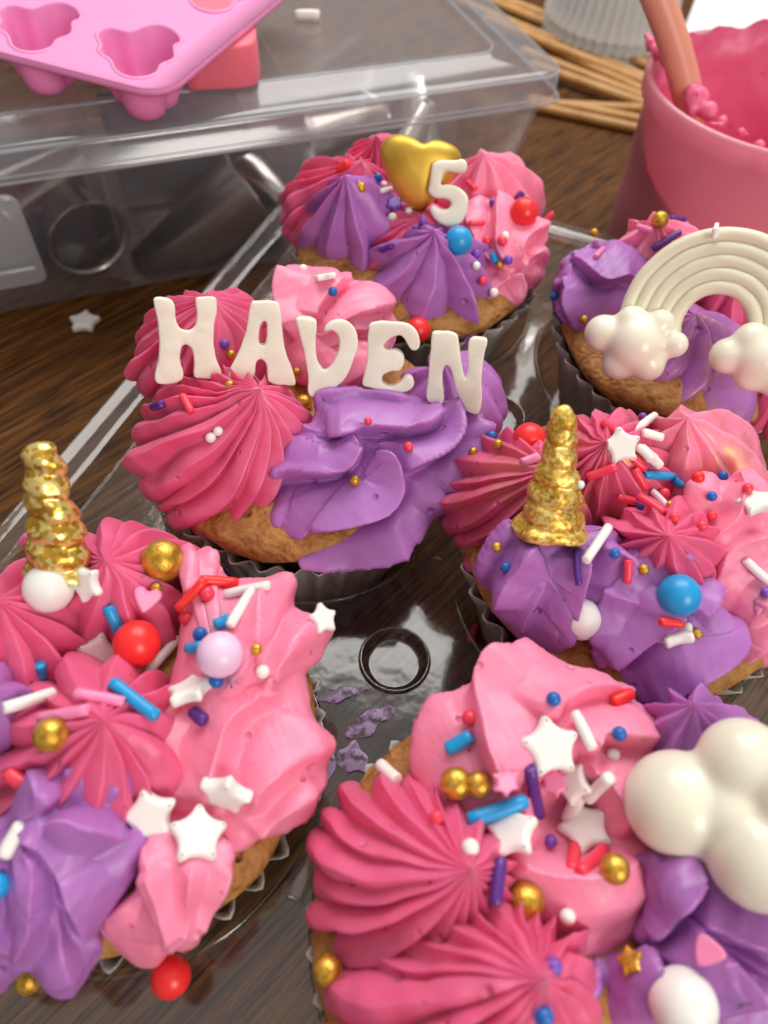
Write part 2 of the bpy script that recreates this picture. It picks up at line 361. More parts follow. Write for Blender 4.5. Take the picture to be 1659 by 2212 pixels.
# ------------------------------------------------------------------ cupcake bodies
LBL = {'letters': 'cupcake with a row of five white letters, middle of the left row',
       'heart': 'cupcake topped with a gold heart and a white number at the back',
       'front_left': 'front left cupcake with a leaning gold horn and three white stars',
       'horn': 'cupcake with an upright gold horn set in purple frosting at the right',
       'rainbow': 'cupcake carrying a cream rainbow beside the pink tub',
       'front_right': 'front right cupcake with a pale pink rosette and a glossy cloud'}
CUP = {}; SURF = list(SURF0)
for k, (cx, cy) in CUPS.items():
    c = thing('cupcake', (cx, cy, .38), LBL[k], 'cupcake', 'frosted cupcakes in the clear tray'); CUP[k] = c
    sd = sum(map(ord, k)); rs = np.random.RandomState(sd)
    npl = 36; seg = npl*6; ph = rs.uniform(0, 6)
    prof = [(0, .02), (1.6, .02), (2.45, 0), (2.62, .12), (2.9, 1.4), (3.2, 2.8), (3.50, 3.5), (3.68, 3.86), (3.66, 3.88), (3.46, 3.5), (3.12, 2.8)]
    def pl(r, h, t, i):
        u = (t*npl/(2*math.pi)) % 1; z = math.cos(2*math.pi*u)
        am = .0 if r < 2.5 else .15*min(1, .25+h/4.0)
        if h > 3.7: h += .05*z*am/.1+.06*math.sin(3*t+ph)
        return (r+am*z, h)
    v, f = lathe(prof, seg, (cx, cy, .40), mod=pl); mk('wrapper', v, f, M['wrap'], c)
    cp = [(0, .3), (2.3, .3), (2.7, 1.4), (2.98, 2.8), (3.28, 3.6), (3.55, 3.95), (3.66, 4.2), (3.5, 4.45), (3.0, 4.62), (2.0, 4.72), (0, 4.75)]
    cp = spl(cp, 40); v, f = lathe(cp, 96, (cx, cy, .40)); v = wob(v, 1.3, .07, sd); v = wob(v, 5, .025, sd+1)
    o = mk('cake', v, f, M['cake'], c); SURF.append((v, f))

# ------------------------------------------------------------------ piped frosting
KISS = [(.80, -.28), (.97, -.14), (1.02, .02), (1.0, .20), (.93, .38), (.80, .55), (.62, .70), (.42, .82), (.23, .92), (.09, .99), (.02, 1.04), (0, 1.06)]
ROUND = [(.80, -.28), (.97, -.14), (1.02, .05), (1.0, .26), (.94, .46), (.82, .64), (.64, .79), (.43, .90), (.22, .97), (.08, 1.02), (0, 1.05)]
FLARE = [(.85, -.2), (1.08, -.12), (1.12, .0), (1.0, .18), (.84, .36), (.66, .54), (.48, .71), (.30, .85), (.14, .96), (.04, 1.02), (0, 1.05)]
def dollop(cup, m, base, tip, R, n, a0=.13, a1=.34, twist=.35, lean=.06, q=1.25, mixb=.05, seed=0, prof=KISS, upw=.5, jag=.0, sq=None, wavy=0,
           name='frosting_star', per=14, label=None, rough=.02):
    rs = np.random.RandomState(seed+7*n); B = at(*base); T = at(*tip); A = T-B
    N = unit(upw*np.array([0, 0, 1.])+(1-upw)*unit(A)); x, y, z = frame(N, (1, 0, 0))
    P = spl(prof, 52 if twist < 1.2 else 84); nt = len(P)
    ed = np.cumsum(rs.uniform(.62, 1.38, n)); ed = ed/ed[-1]*2*math.pi+rs.uniform(0, 6)
    st = np.concatenate([[ed[-1]-2*math.pi], ed[:-1]]); amp = rs.uniform(.55, 1.25, n); ext = rs.uniform(.90, 1.09, n)
    xs = np.linspace(-1, 1, per, endpoint=False); xs = np.sign(xs)*np.abs(xs)**1.15
    th = np.concatenate([st[i]+(ed[i]-st[i])*(xs+1)/2 for i in range(n)]); X = np.tile(xs, n)
    am = np.repeat(amp, per); ex0 = np.repeat(ext, per)
    # lobe length varies smoothly between neighbours
    ex = 1+(ex0-1)*(1-np.abs(X)**2)
    wl = 1-np.abs(X)**2.4; wr = (1-np.abs(X))**q
    ph = np.repeat(rs.uniform(0, 6.28, n), per)
    V = []
    for i in range(nt):
        rho, h = P[i]; hh = min(max(h, 0), 1); s = mixb+(1-mixb)*min(1, hh*1.8)
        wv = wl*(1-s)+wr*s; a = a0+(a1-a0)*hh
        r = rho*R*ex*(1-a*am*(1-wv))
        if jag: r = r*(1+jag*wv**3*(np.sin(19*h+ph*3)+.7*np.sin(43*h+ph*5)+.5*np.sin(87*h+9*ph)))
        t = th+twist*h+lean*wv*(.4+.6*hh)+wavy*wv*np.sin(5.5*h+ph)+.05*np.sin(4*h+ph)*wv*min(1, 8/n)
        c = B+A*h
        cx_, cy_ = r*np.cos(t), r*np.sin(t)
        if sq: ca, sa = math.cos(sq[1]), math.sin(sq[1]); u, vv = cx_*ca+cy_*sa, -cx_*sa+cy_*ca; u = u*sq[0]; cx_, cy_ = u*ca-vv*sa, u*sa+vv*ca
        hz = (wl-.5)*.05*R*(1-hh)
        V.append(c+x*cx_[:, None]+y*cy_[:, None]+z*hz[:, None])
    V = np.vstack(V); V = wob(V, 1.5, .045*R, seed+3); V = wob(V, 6, rough*.6, seed+4)
    F = grid(nt, n*per); SURF.append((V, F))
    return mk(name, V, F, M[m], CUP[cup], label=label)
def sweep(cup, m, pts, rad, n=7, a=.32, twist=3.0, q=1.4, seed=0, name='frosting_rosette', per=16, ns=110, flat=.9, phase=0, lean=.22, label=None, rough=.02, taper=(.06, .08), jag=0):
    rs = np.random.RandomState(seed); W = np.array([at(*p) if len(p) == 3 else p[0] for p in pts]); P = spl(W, ns); T = np.gradient(P, axis=0)
    rad = spl(np.array(rad)[:, None], ns)[:, 0]; L = np.linspace(0, 1, ns)
    tp = np.clip(L/taper[0], 0, 1)**.5*np.clip((1-L)/taper[1], 0, 1)**.6
    xs = np.linspace(-1, 1, per, endpoint=False); X = np.tile(xs, n); k = np.repeat(np.arange(n), per)
    base = 2*math.pi*(k+(X+1)/2)/n; am = np.repeat(rs.uniform(.75, 1.15, n), per); ph = np.repeat(rs.uniform(0, 6.28, n), per)
    wv = (1-np.abs(X))**q*.85+(1-np.abs(X)**2.2)*.15; V = []
    for i in range(ns):
        t = unit(T[i]); sd_ = np.cross(t, [0, 0, 1.]); sd_ = unit(sd_) if np.linalg.norm(sd_) > .05 else np.array([1., 0, 0]); u = np.cross(sd_, t)
        r = rad[i]*tp[i]*(1-a*am*(1-wv))*(1+jag*wv**3*(np.sin(40*L[i]+3*ph)+.6*np.sin(97*L[i]+5*ph)))
        an = base+phase+twist*L[i]+.10*np.sin(9*L[i]+ph)+lean*wv
        V.append(P[i]+sd_*(r*np.cos(an))[:, None]+u*(flat*r*np.sin(an))[:, None])
    V = np.vstack(V); V = wob(V, 1.5, .04, seed+3); V = wob(V, 6, rough*.5, seed+5); F = grid(ns, n*per); SURF.append((V, F))
    return mk(name, V, F, M[m], CUP[cup], label=label)
def rosette(cup, m, c, R, H, rad, turns=1.35, a0=0, cw=1, **kw):
    C = at(*c); pts = []
    for s in np.linspace(0, 1, 14):
        r = (R-rad)*(1-s)**.8; an = a0+cw*turns*2*math.pi*s
        pts.append((C+np.array([r*math.cos(an), r*math.sin(an), rad*.6+H*s**1.3]),))
    return sweep(cup, m, pts, [rad, rad*1.03, rad, rad*.9, rad*.8, rad*.6], **kw)

# folds of piped frosting: a mound with pleats whose crests run along given lines (right-hand side of each line falls off steeply)
ZA = lambda kx, ky, s: (lambda L: [(kx+s*a, ky+s*b) for a, b in L])
zl, zc, zlf, zlo, zfr, zrb, zh = ZA(246.9, 548.6, .5126), ZA(932.6, 822.9, .4378), ZA(0, 905.2, .463), ZA(0, 1481.2, .463), ZA(603.5, 1344, .6362), ZA(1042.3, 384, .3717), ZA(548.6, 246.9, .4134)
def pleats(cup, m, outline, zf, zb, H, crests, A=.50, ww=.85, wl=.085, lean=.5, trough=.24, seed=0, name='frosting_ruffle', pits=(), ctr=None, skirt=.9, edge=.05, pe=.95, label=None):
    rs = np.random.RandomState(seed); O = chaikin(np.array(outline, float), 2); y0, y1 = O[:, 1].min(), O[:, 1].max()
    L3 = np.array([at(x, y, zb+(zf-zb)*(y-y0)/(y1-y0)) for x, y in O])
    seg = np.linalg.norm(np.roll(L3, -1, 0)-L3, axis=1); s = np.concatenate([[0], np.cumsum(seg)]); NT = 230
    Lc = np.vstack([L3, L3[:1]]); ss = np.linspace(0, s[-1], NT, endpoint=False); Lp = np.stack([np.interp(ss, s, Lc[:, k]) for k in range(3)], 1)
    C = Lp.mean(0) if ctr is None else at(*ctr)
    n = np.zeros(3)
    for i in range(NT): n += np.cross(Lp[i]-C, Lp[(i+1) % NT]-C)
    n = unit(n); n = n if n[2] > 0 else -n
    if np.dot(np.cross(Lp[0]-C, Lp[10]-C), n) < 0: Lp = Lp[::-1]
    rows = []; R = np.linalg.norm(Lp-C, axis=1).mean()
    for k in range(10):                                       # underside, from the cake up to the lip
        u = k/9; rows.append(C+(Lp-C)*(.80+.20*math.sin(u*math.pi/2))-n*skirt*(1-u)-np.array([0, 0, .25])*(1-u))
    NR = 92
    for k in range(NR):
        r = 1-(k/(NR-1))**.9; r = max(r, .012); h = H*(1-r**2.2)**.6
        rows.append(C+(Lp-C)*r+n*h)
    V = np.vstack(rows); nr = len(rows); F = grid(nr, NT)+[tuple((nr-1)*NT+k for k in range(NT))]
    V = wob(V, 1.2, .05, seed+1)
    bv = BVHTree.FromPolygons([Vector(v) for v in V], F); up = np.zeros(len(V)); lo = np.zeros(len(V)); sh = np.zeros_like(V)
    q = (V-CAM); dz = q@CF; PX = np.stack([829.5+FPX*(q@CR)/dz, 1106-FPX*(q@CU)/dz], 1)
    top = np.repeat(np.concatenate([np.zeros(8), [.5, .8], np.ones(NR)]), NT)
    for ci, c in enumerate(crests):
        amp = 1.0
        if isinstance(c, tuple): c, amp = c
        NC = 90; c2 = spl(np.array(c, float), NC); P = []
        for x, y in c2:
            hh = bv.ray_cast(Vector(CAM), Vector(ray(x, y)))
            if hh[0] is None:
                nn = bv.find_nearest(Vector(at(x, y, (zf+zb)/2))); P.append(np.array(nn[0]))
            else: P.append(np.array(hh[0]))
        P = np.array(P); T2 = np.gradient(c2, axis=0); T2 /= np.linalg.norm(T2, axis=1)[:, None]+1e-9
        k = np.array([1, 2, 3, 2, 1])/9; P = np.stack([np.convolve(np.pad(P[:, a], 2, 'edge'), k, 'valid') for a in range(3)], 1)
        j = np.empty(len(V), int)
        for b0 in range(0, len(V), 6000): j[b0:b0+6000] = ((V[b0:b0+6000, None, :]-P[None])**2).sum(2).argmin(1)
        best = np.full(len(V), 1e9); fi = j.astype(float)
        for o_ in (-1, 0):                                    # refine onto the two neighbouring segments
            a_ = np.clip(j+o_, 0, NC-2); AB = P[a_+1]-P[a_]; u_ = np.clip(((V-P[a_])*AB).sum(1)/((AB**2).sum(1)+1e-12), 0, 1)
            dd = np.linalg.norm(V-P[a_]-AB*u_[:, None], axis=1); ok = dd < best; best[ok] = dd[ok]; fi[ok] = (a_+u_)[ok]
        d = best; it = lambda arr: np.interp(fi, np.arange(NC), arr)
        sp = np.linspace(0, 1, NC); e0, e1 = [float(np.min(np.linalg.norm(O-c2[q_], axis=1)) < 26) for q_ in (0, -1)]; fade = np.minimum(np.maximum(np.clip(sp/.14, 0, 1)**.7*.9+.1, .6*e0), np.maximum(np.clip((1-sp)/.14, 0, 1)**.7*.9+.1, .6*e1))
        fd = it(fade*(1+.10*np.sin(sp*9+ci)))
        Aj = A*amp*fd; tx, ty = it(T2[:, 0]), it(T2[:, 1]); rel = PX-np.stack([it(c2[:, 0]), it(c2[:, 1])], 1); side = tx*rel[:, 1]-ty*rel[:, 0]      # >0: steep side
        lee = side > 0
        up = np.maximum(up, np.where(lee, Aj*np.exp(-(d/wl)**(1.3 if wl < .15 else .95)), Aj*np.exp(-(d/ww)**pe)))
        lo = np.minimum(lo, np.where(lee, -trough*amp*fd*np.exp(-((d-.26)/.22)**2), 0))
        rh = (-ty)[:, None]*CR+(-tx)[:, None]*CU
        sh += (lean*Aj*np.exp(-(d/(wl*1.5))**1.5))[:, None]*rh
    N = np.zeros_like(V); G3 = V.reshape(nr, NT, 3); du = np.roll(G3, -1, 1)-np.roll(G3, 1, 1); dv = np.gradient(G3, axis=0); N = np.cross(du, dv).reshape(-1, 3)
    N /= np.linalg.norm(N, axis=1)[:, None]+1e-9; N = np.where(((N@n) < -.3)[:, None], -N, N)*.55+n*.45
    V = V+N*((up+lo)*top)[:, None]+sh*top[:, None]
    for (x, y, rad, dep) in pits:
        hh = bv.ray_cast(Vector(CAM), Vector(ray(x, y)))
        if hh[0] is not None: V = V-n*(dep*np.exp(-(np.linalg.norm(V-np.array(hh[0]), axis=1)/rad)**2))[:, None]
    if edge:                                                  # slightly torn rim
        w_ = np.repeat(np.concatenate([np.linspace(0, 1, 10), np.exp(-np.arange(NR)/1.5)]), NT); a = np.tile(np.arange(NT)*2*math.pi/NT, nr)
        J = edge*(.5*np.sin(23*a+seed)+.35*np.sin(51*a+2*seed)+.3*np.sin(97*a))*.4
        V = V+(V-C)/R*(w_*J)[:, None]
    V = wob(V, 6, .010, seed+5); SURF.append((V, F))
    return mk(name, V, F, M[m], CUP[cup], label=label)
# cupcake with the letters
dollop('letters', 'hot', (440, 775, 4.9), (455, 640, 7.0), 1.85, 17, twist=.45, seed=1)
dollop('letters', 'hot', (480, 985, 4.6), (560, 848, 7.0), 2.05, 19, twist=.5, seed=2)
pleats('letters', 'pink', zl([(690,180),(720,110),(800,70),(880,90),(950,110),(990,100),(1100,130),(1170,200),(1215,280),(1200,340),(1160,450),(1080,540),(900,580),(760,540),(700,420),(690,260)]), 5.2, 6.4, .7,
    [zl([(765,85),(735,180),(745,260),(780,360)]), zl([(800,320),(850,215),(910,150),(990,108)]), zl([(860,350),(960,270),(1080,230),(1185,205)]), zl([(890,390),(980,305),(1060,290),(1140,320)]), (zl([(900,560),(1040,470),(1100,380)]), .7)], seed=3, name='frosting_rosette', pits=((900, 735, .4, .3),))
dollop('letters', 'purple', (975, 880, 4.6), (955, 790, 6.2), 1.5, 7, a0=.2, a1=.4, seed=5, twist=.5)
pleats('letters', 'purple', zl([(845,590),(900,560),(1000,565),(1150,580),(1270,600),(1300,640),(1370,640),(1400,660),(1480,680),(1500,740),(1500,820),(1470,900),(1420,960),(1400,1040),(1350,1110),(1270,1170),(1170,1240),(1070,1265),(950,1255),(860,1270),(760,1235),(785,1160),(640,1135),(690,1050),(630,930),(665,880),(690,860),(665,790),(670,730),(740,715),(830,740),(850,690),(840,620)]), 4.2, 6.3, .75,
    [(zl([(850,640),(870,590),(1000,572),(1150,590),(1270,615)]), .45), zl([(890,740),(960,730),(1030,705),(1130,702),(1250,698),(1310,680),(1330,630)]), zl([(640,930),(690,905),(760,890),(900,880),(965,845),(968,790),(920,745)]),
     zl([(1135,890),(1250,850),(1340,800),(1390,740),(1392,680),(1365,645)]), zl([(645,1135),(800,1122),(960,1090),(1090,1050),(1150,1000),(1155,950),(1135,885),(1080,850)]), zl([(1385,1060),(1410,970),(1460,900),(1498,790),(1480,695)]),
     zl([(770,1215),(900,1240),(1080,1235),(1260,1160)]), (zl([(668,800),(690,735),(760,720),(850,745)]), .7)], seed=4, A=.60, ww=.42, wl=.15, lean=.5, trough=.26, pe=1.2)
# cupcake with the heart
dollop('heart', 'hot', (728, 478, 4.7), (775, 352, 7.1), 1.85, 18, seed=11, twist=.3)
dollop('heart', 'hot', (840, 425, 4.9), (815, 298, 7.1), 1.7, 17, seed=12, twist=.3)
dollop('heart', 'hot', (905, 545, 5.0), (910, 468, 6.7), 1.6, 15, seed=13, twist=.3)
dollop('heart', 'pink', (1055, 465, 4.8), (1046, 340, 7.2), 1.75, 8, a0=.22, a1=.42, seed=14, twist=.3, mixb=.3)
pleats('heart', 'pink', zh([(1110,500),(1140,440),(1250,425),(1300,418),(1370,465),(1500,555),(1542,565),(1555,650),(1500,690),(1545,745),(1535,830),(1470,900),(1400,915),(1362,935),(1330,1015),(1230,1045),(1180,1010),(1190,930),(1160,800),(1140,700),(1085,600)]), 4.4, 6.5, .6,
    [zh([(1360,790),(1370,690),(1440,610),(1545,568)]), zh([(1365,805),(1420,740),(1490,710),(1542,755)]), zh([(1285,425),(1278,560),(1290,700),(1345,800)]), zh([(1110,520),(1170,620),(1240,730),(1335,812)]), zh([(1335,1005),(1368,900),(1355,825)]), (zh([(1200,1020),(1240,920),(1330,830)]), .7)], seed=15, A=.36, ww=.36, lean=.4, name='frosting_star')
dollop('heart', 'purple', (772, 530, 4.5), (748, 388, 7.3), 1.75, 9, a0=.2, a1=.42, seed=16, twist=.15, mixb=.12, lean=.1)
dollop('heart', 'purple', (918, 622, 4.2), (935, 498, 6.9), 2.15, 9, a0=.22, a1=.42, seed=17, twist=.2, mixb=.12, lean=.1)
# cupcake with the rainbow
dollop('rainbow', 'pink', (1430, 595, 4.8), (1415, 480, 7.0), 1.7, 9, a0=.22, a1=.42, seed=21)
dollop('rainbow', 'hot', (1620, 650, 4.8), (1600, 570, 6.6), 1.9, 16, seed=22)
dollop('rainbow', 'hot', (1700, 850, 4.5), (1700, 760, 6.0), 1.7, 15, seed=23)
pleats('rainbow', 'purple', zrb([(585,400),(690,345),(770,350),(860,395),(960,420),(1000,470),(980,560),(930,680),(880,760),(800,830),(680,860),(600,935),(530,870),(460,800),(420,740),(410,590),(450,570),(450,490),(510,430)]), 4.5, 6.4, .6,
    [zrb([(455,500),(520,432),(570,450),(620,500),(700,555),(800,530),(900,575)]), zrb([(585,405),(690,352),(780,360),(860,400),(980,430)]), zrb([(420,600),(480,572),(520,640),(520,720),(560,800),(605,910)]), (zrb([(440,740),(480,800),(560,880)]), .5)], seed=24, A=.5, ww=.42, wl=.15, lean=.5, pe=1.2)
dollop('rainbow', 'purpdust', (1500, 800, 4.5), (1500, 680, 6.3), 2.2, 7, a0=.25, a1=.45, twist=1.2, lean=.2, seed=25, mixb=.3, prof=FLARE, name='frosting_ruffle')
# cupcake with the upright horn
dollop('horn', 'hotdust', (1115, 1105, 4.6), (1190, 1010, 7.0), 1.85, 18, twist=.35, seed=31)
dollop('horn', 'hotdust', (1320, 1050, 4.9), (1312, 955, 7.1), 1.8, 16, twist=.35, seed=32)
dollop('horn', 'pinkdust', (1500, 1040, 4.7), (1480, 900, 7.2), 1.75, 7, a0=.22, a1=.42, seed=33, mixb=.3)
pleats('horn', 'pink', zc([(1280,560),(1330,488),(1400,500),(1480,520),(1550,452),(1592,540),(1700,560),(1850,700),(1850,1250),(1640,1425),(1520,1402),(1440,1320),(1500,1190),(1430,1150),(1370,990),(1290,900),(1275,750)]), 4.4, 6.4, .8,
    [zc([(1335,495),(1290,600),(1300,750),(1320,860)]), zc([(1550,460),(1512,560),(1500,700),(1420,800),(1310,870)]), zc([(1680,790),(1540,830),(1450,900),(1420,1050),(1405,1160)]), zc([(1480,1230),(1560,1120),(1690,1030)]), (zc([(1500,1380),(1600,1290),(1720,1230)]), .7)], seed=34, name='frosting_rosette', wl=.3, ww=.6, lean=.2, trough=.14, A=.52)
dollop('horn', 'hot', (1425, 1200, 5.4), (1440, 1160, 7.3), 1.3, 13, seed=35)
pleats('horn', 'purple', zc([(395,685),(430,730),(520,770),(640,740),(760,735),(880,710),(955,770),(970,870),(930,960),(860,1080),(800,1180),(640,1210),(578,1328),(430,1268),(340,1150),(330,1100),(230,1010),(208,930),(268,820),(330,750)]), 4.4, 6.8, .65,
    [zc([(515,800),(450,900),(380,1000),(335,1110)]), zc([(585,1315),(640,1150),(690,1000),(715,900),(712,815)]), zc([(800,1110),(890,960),(910,880),(830,830)]), (zc([(430,1250),(470,1100),(560,960)]), .5)], seed=36, ww=.42, wl=.15, lean=.35, A=.45, pe=1.2)
pleats('horn', 'purple', zc([(900,880),(960,840),(1020,800),(1090,850),(1160,900),(1170,850),(1212,815),(1270,880),(1280,960),(1372,988),(1430,1160),(1528,1185),(1440,1320),(1385,1395),(1270,1552),(1150,1562),(1000,1540),(820,1445),(792,1300),(830,1180),(880,1050)]), 4.2, 6.6, .6,
    [zc([(850,1370),(960,1290),(1100,1180),(1180,1060)]), zc([(940,990),(880,1130),(825,1320)]), zc([(1030,1515),(1200,1440),(1380,1300),(1520,1190)]), zc([(1160,930),(1200,830),(1270,890)]), (zc([(1270,1150),(1340,1060),(1370,995)]), .8)], seed=37, ww=.42, wl=.15, lean=.4, A=.5, edge=.1, pe=1.2)
# front left cupcake
dollop('front_left', 'hot', (10, 1430, 4.7), (-5, 1315, 7.1), 1.75, 15, seed=41, a0=.16)
dollop('front_left', 'hot', (270, 1310, 4.6), (238, 1215, 6.9), 1.75, 14, seed=42, a0=.18)
dollop('front_left', 'hot', (205, 1640, 5.0), (215, 1560, 7.2), 1.8, 14, seed=43, a0=.16)
pleats('front_left', 'pink', [(388,1195),(410,1172),(418,1205),(450,1180),(466,1205),(466,1238),(509,1257),(579,1257),(626,1244),(630,1275),(625,1326),(712,1343),(708,1377),(685,1424),(652,1444),(662,1490),(664,1564),(712,1606),(708,1634),(699,1675),(671,1759),(639,1791),(551,1800),(520,1850),(440,1850),(330,1830),(278,1805),(265,1759),(280,1712),(310,1634),(345,1578),(365,1527),(370,1480),(385,1410),(400,1330),(410,1270),(400,1240),(385,1200)], 4.8, 6.0, .8,
    [([(404,1310),(409,1250),(411,1185)], .4), ([(468,1250),(462,1220),(451,1190)], .35), [(460,1510),(520,1440),(548,1365),(565,1300),(624,1250)], [(540,1495),(592,1428),(648,1372),(708,1346)],
     [(440,1765),(449,1685),(463,1634),(481,1574),(510,1527),(550,1500),(610,1485)], [(515,1760),(556,1694),(593,1657),(648,1620),(708,1602)], ([(335,1700),(362,1610),(402,1530)], .6), ([(540,1800),(600,1745),(690,1690)], .7)], seed=44, name='frosting_rosette', ww=.55, wl=.34, lean=.18, trough=.12, A=.56)
pleats('front_left', 'pink', [(315,1795),(420,1790),(500,1825),(485,1880),(465,1930),(437,2018),(424,2050),(370,2038),(338,2082),(300,2080),(270,2055),(213,1990),(260,1945),(306,1915),(318,1870),(308,1830)], 4.5, 5.9, .5,
    [[(368,2030),(343,1945),(322,1860)], [(384,2018),(398,1944),(417,1845)], [(414,2010),(454,1925),(490,1845)], ([(225,1990),(280,1960),(320,1920)], .6)], seed=48, name='frosting_rosette', ww=.32, wl=.26, lean=.1, trough=.08, A=.4, skirt=.6)
pleats('front_left', 'purple', zlo([(0,600),(90,560),(180,400),(300,300),(350,235),(410,330),(430,390),(590,370),(632,400),(610,600),(570,690),(692,775),(600,910),(440,1100),(468,1190),(445,1300),(355,1425),(280,1430),(130,1310),(90,1320),(0,1405),(-150,1450),(-300,1200),(-250,800),(-100,600)]), 4.4, 6.3, .8,
    [zlo([(440,1190),(380,1000),(300,850),(220,740),(110,645)])[::-1], zlo([(690,775),(520,690),(360,655),(200,680)]), zlo([(70,1280),(150,1050),(160,850),(100,700)]), zlo([(260,450),(420,405),(620,385)])[::-1], zlo([(250,620),(205,480),(195,390),(350,245)]), zlo([(-60,1200),(-80,950),(0,750)]), (zlo([(340,1410),(280,1200),(230,1000)]), .5)], seed=46, A=.5, wl=.24, ww=.6, lean=.25, trough=.16)
dollop('front_left', 'purple', (-40, 1560, 5.6), (-30, 1490, 7.2), .9, 7, a0=.3, seed=47)
# front right cupcake
pleats('front_right', 'pink', zfr([(830,88),(900,130),(960,190),(1080,212),(1195,240),(1245,300),(1295,385),(1270,450),(1250,560),(1250,650),(1250,740),(1262,830),(1245,920),(1255,980),(1180,1090),(1080,1147),(950,1147),(850,1080),(780,1000),(700,940),(640,860),(600,760),(540,680),(490,600),(440,460),(455,330),(500,240),(620,225),(690,180),(760,110)]), 4.6, 5.9, .95,
    [zfr([(832,100),(735,180),(697,260),(715,370),(760,480),(800,570)]), zfr([(870,340),(905,280),(960,245),(1060,228),(1180,242)]), zfr([(1010,440),(1060,372),(1150,368),(1285,387)]), zfr([(1020,490),(1080,500),(1130,560),(1165,650),(1180,740)]),
     zfr([(1225,790),(1120,855),(1000,872),(860,842),(770,780)]), (zfr([(870,990),(1050,965),(1180,930),(1245,850)]), .45), (zfr([(800,580),(830,680),(790,760)]), .6)], seed=51, name='frosting_rosette', pits=((1235, 1760, .65, 1.0),), ww=.8, wl=.22, lean=.3, trough=.2, A=.6)
dollop('front_right', 'hot', (880, 1885, 4.5), (1008, 1875, 6.9), 1.75, 20, twist=.4, seed=52)
dollop('front_right', 'hot', (985, 2200, 4.5), (1175, 2120, 7.0), 2.0, 20, twist=.4, seed=53)
dollop('front_right', 'purple', (1500, 1680, 4.8), (1495, 1525, 6.9), 1.4, 9, a0=.24, seed=54, jag=.02)
pleats('front_right', 'purple', zfr([(1200,740),(1300,830),(1420,860),(1560,860),(1750,880),(1850,1100),(1850,1450),(1400,1500),(1050,1480),(990,1400),(985,1300),(1050,1170),(1100,1140),(1160,1150),(1230,1130),(1190,1050),(1250,980),(1230,850)]), 4.4, 5.9, .7,
    [zfr([(1215,1050),(1290,990),(1330,900),(1250,820)]), zfr([(1560,1310),(1500,1200),(1400,1120),(1340,1000)]), zfr([(1400,960),(1520,1010),(1680,1030)]), zfr([(1290,1330),(1230,1220),(1160,1155)]), zfr([(1010,1380),(1010,1300),(1060,1180)]), zfr([(1560,1180),(1620,1110),(1700,1090)])], seed=55, ww=.42, wl=.15, lean=.5, pe=1.2, A=.55)
# ------------------------------------------------------------------ toppers pressed into the frosting
UPV = np.array([0, 0, 1.])
def facing(P, tilt):
    h = CAM-np.array(P); h[2] = 0; h = unit(h); t = math.radians(tilt); return unit(h*math.cos(t)+UPV*math.sin(t))
def planar(P, n):
    """pixel outline -> 2-D coordinates in the plane through P with normal n, and back"""
    x = unit(CR-n*np.dot(CR, n)); y = np.cross(n, x)
    to2 = lambda pts: np.array([[np.dot(onplane(a, b, P, n)-P, x), np.dot(onplane(a, b, P, n)-P, y)] for a, b in pts])
    to3 = lambda V: np.array([P+x*v[0]+y*v[1]+n*v[2] for v in V])
    return to2, to3
def ccw(L):
    L = np.array(L); a = np.sum(L[:, 0]*np.roll(L[:, 1], -1)-np.roll(L[:, 0], -1)*L[:, 1]); return L if a > 0 else L[::-1]
def traced(name, outlines, P, tilt, th, bev, m, label, cat, group=None, it=2, n=None):
    P = np.array(P); n = facing(P, tilt) if n is None else n; to2, to3 = planar(P, n)
    loops = [ccw(chaikin(to2(o), it)) for o in outlines]
    V, F = slab2d(loops, th, bev); V = V-np.array([0, 0, th]); W = to3(V)
    W = wob(W, 2.0, .022, len(label)); W = wob(W, 9, .010, len(label)+3); o = mk(name, W, F, m, label=label, cat=cat, group=group); weld(o); SURF.append((W, F)); return o
z3 = lambda L: [(246.9+.5126*a, 548.6+.5126*b) for a, b in L]
LET = {
 'H': [[(165,185),(240,190),(262,225),(258,270),(275,315),(310,325),(345,310),(352,260),(338,190),(355,178),(420,176),(432,195),(430,260),(418,330),(425,420),(462,515),(455,530),(345,528),(335,505),(340,450),(335,395),(310,378),(285,390),(280,440),(292,510),(285,540),(190,552),(165,530),(180,470),(192,400),(190,310),(170,220)]],
 'A': [[(585,195),(690,195),(702,230),(705,310),(720,420),(750,490),(770,545),(755,555),(650,545),(640,520),(640,465),(620,440),(595,455),(592,500),(580,540),(490,530),(475,510),(510,440),(540,370),(560,300),(575,210)],
       [(630,283),(645,290),(645,340),(638,385),(612,385),(605,355),(615,305)]],
 'V': [[(770,268),(850,275),(855,300),(850,370),(850,430),(870,480),(890,495),(920,470),(945,420),(950,370),(940,335),(910,318),(885,335),(895,300),(940,278),(985,285),(1020,325),(1028,380),(1015,440),(985,510),(955,550),(900,580),(840,610),(815,590),(818,540),(808,460),(795,370),(768,290)]],
 'E': [[(1080,282),(1220,290),(1270,320),(1292,370),(1285,410),(1255,415),(1235,385),(1215,345),(1175,350),(1140,375),(1130,395),(1150,410),(1190,405),(1220,430),(1225,470),(1205,500),(1165,495),(1130,515),(1125,545),(1160,565),(1205,545),(1230,515),(1260,520),(1268,555),(1240,580),(1200,590),(1045,565),(1040,545),(1060,480),(1065,420),(1070,340)]],
 'N': [[(1340,325),(1440,332),(1448,370),(1455,450),(1470,510),(1480,535),(1490,480),(1488,400),(1500,355),(1570,355),(1575,375),(1555,450),(1545,540),(1545,660),(1530,682),(1480,670),(1445,600),(1430,530),(1415,480),(1395,465),(1380,500),(1385,570),(1390,640),(1340,640),(1310,610),(1325,540),(1330,430),(1335,345)]]}
foot = {'H': (405, 825, 6.35), 'A': (565, 825, 6.4), 'V': (690, 855, 6.35), 'E': (840, 845, 6.45), 'N': (980, 885, 6.35)}
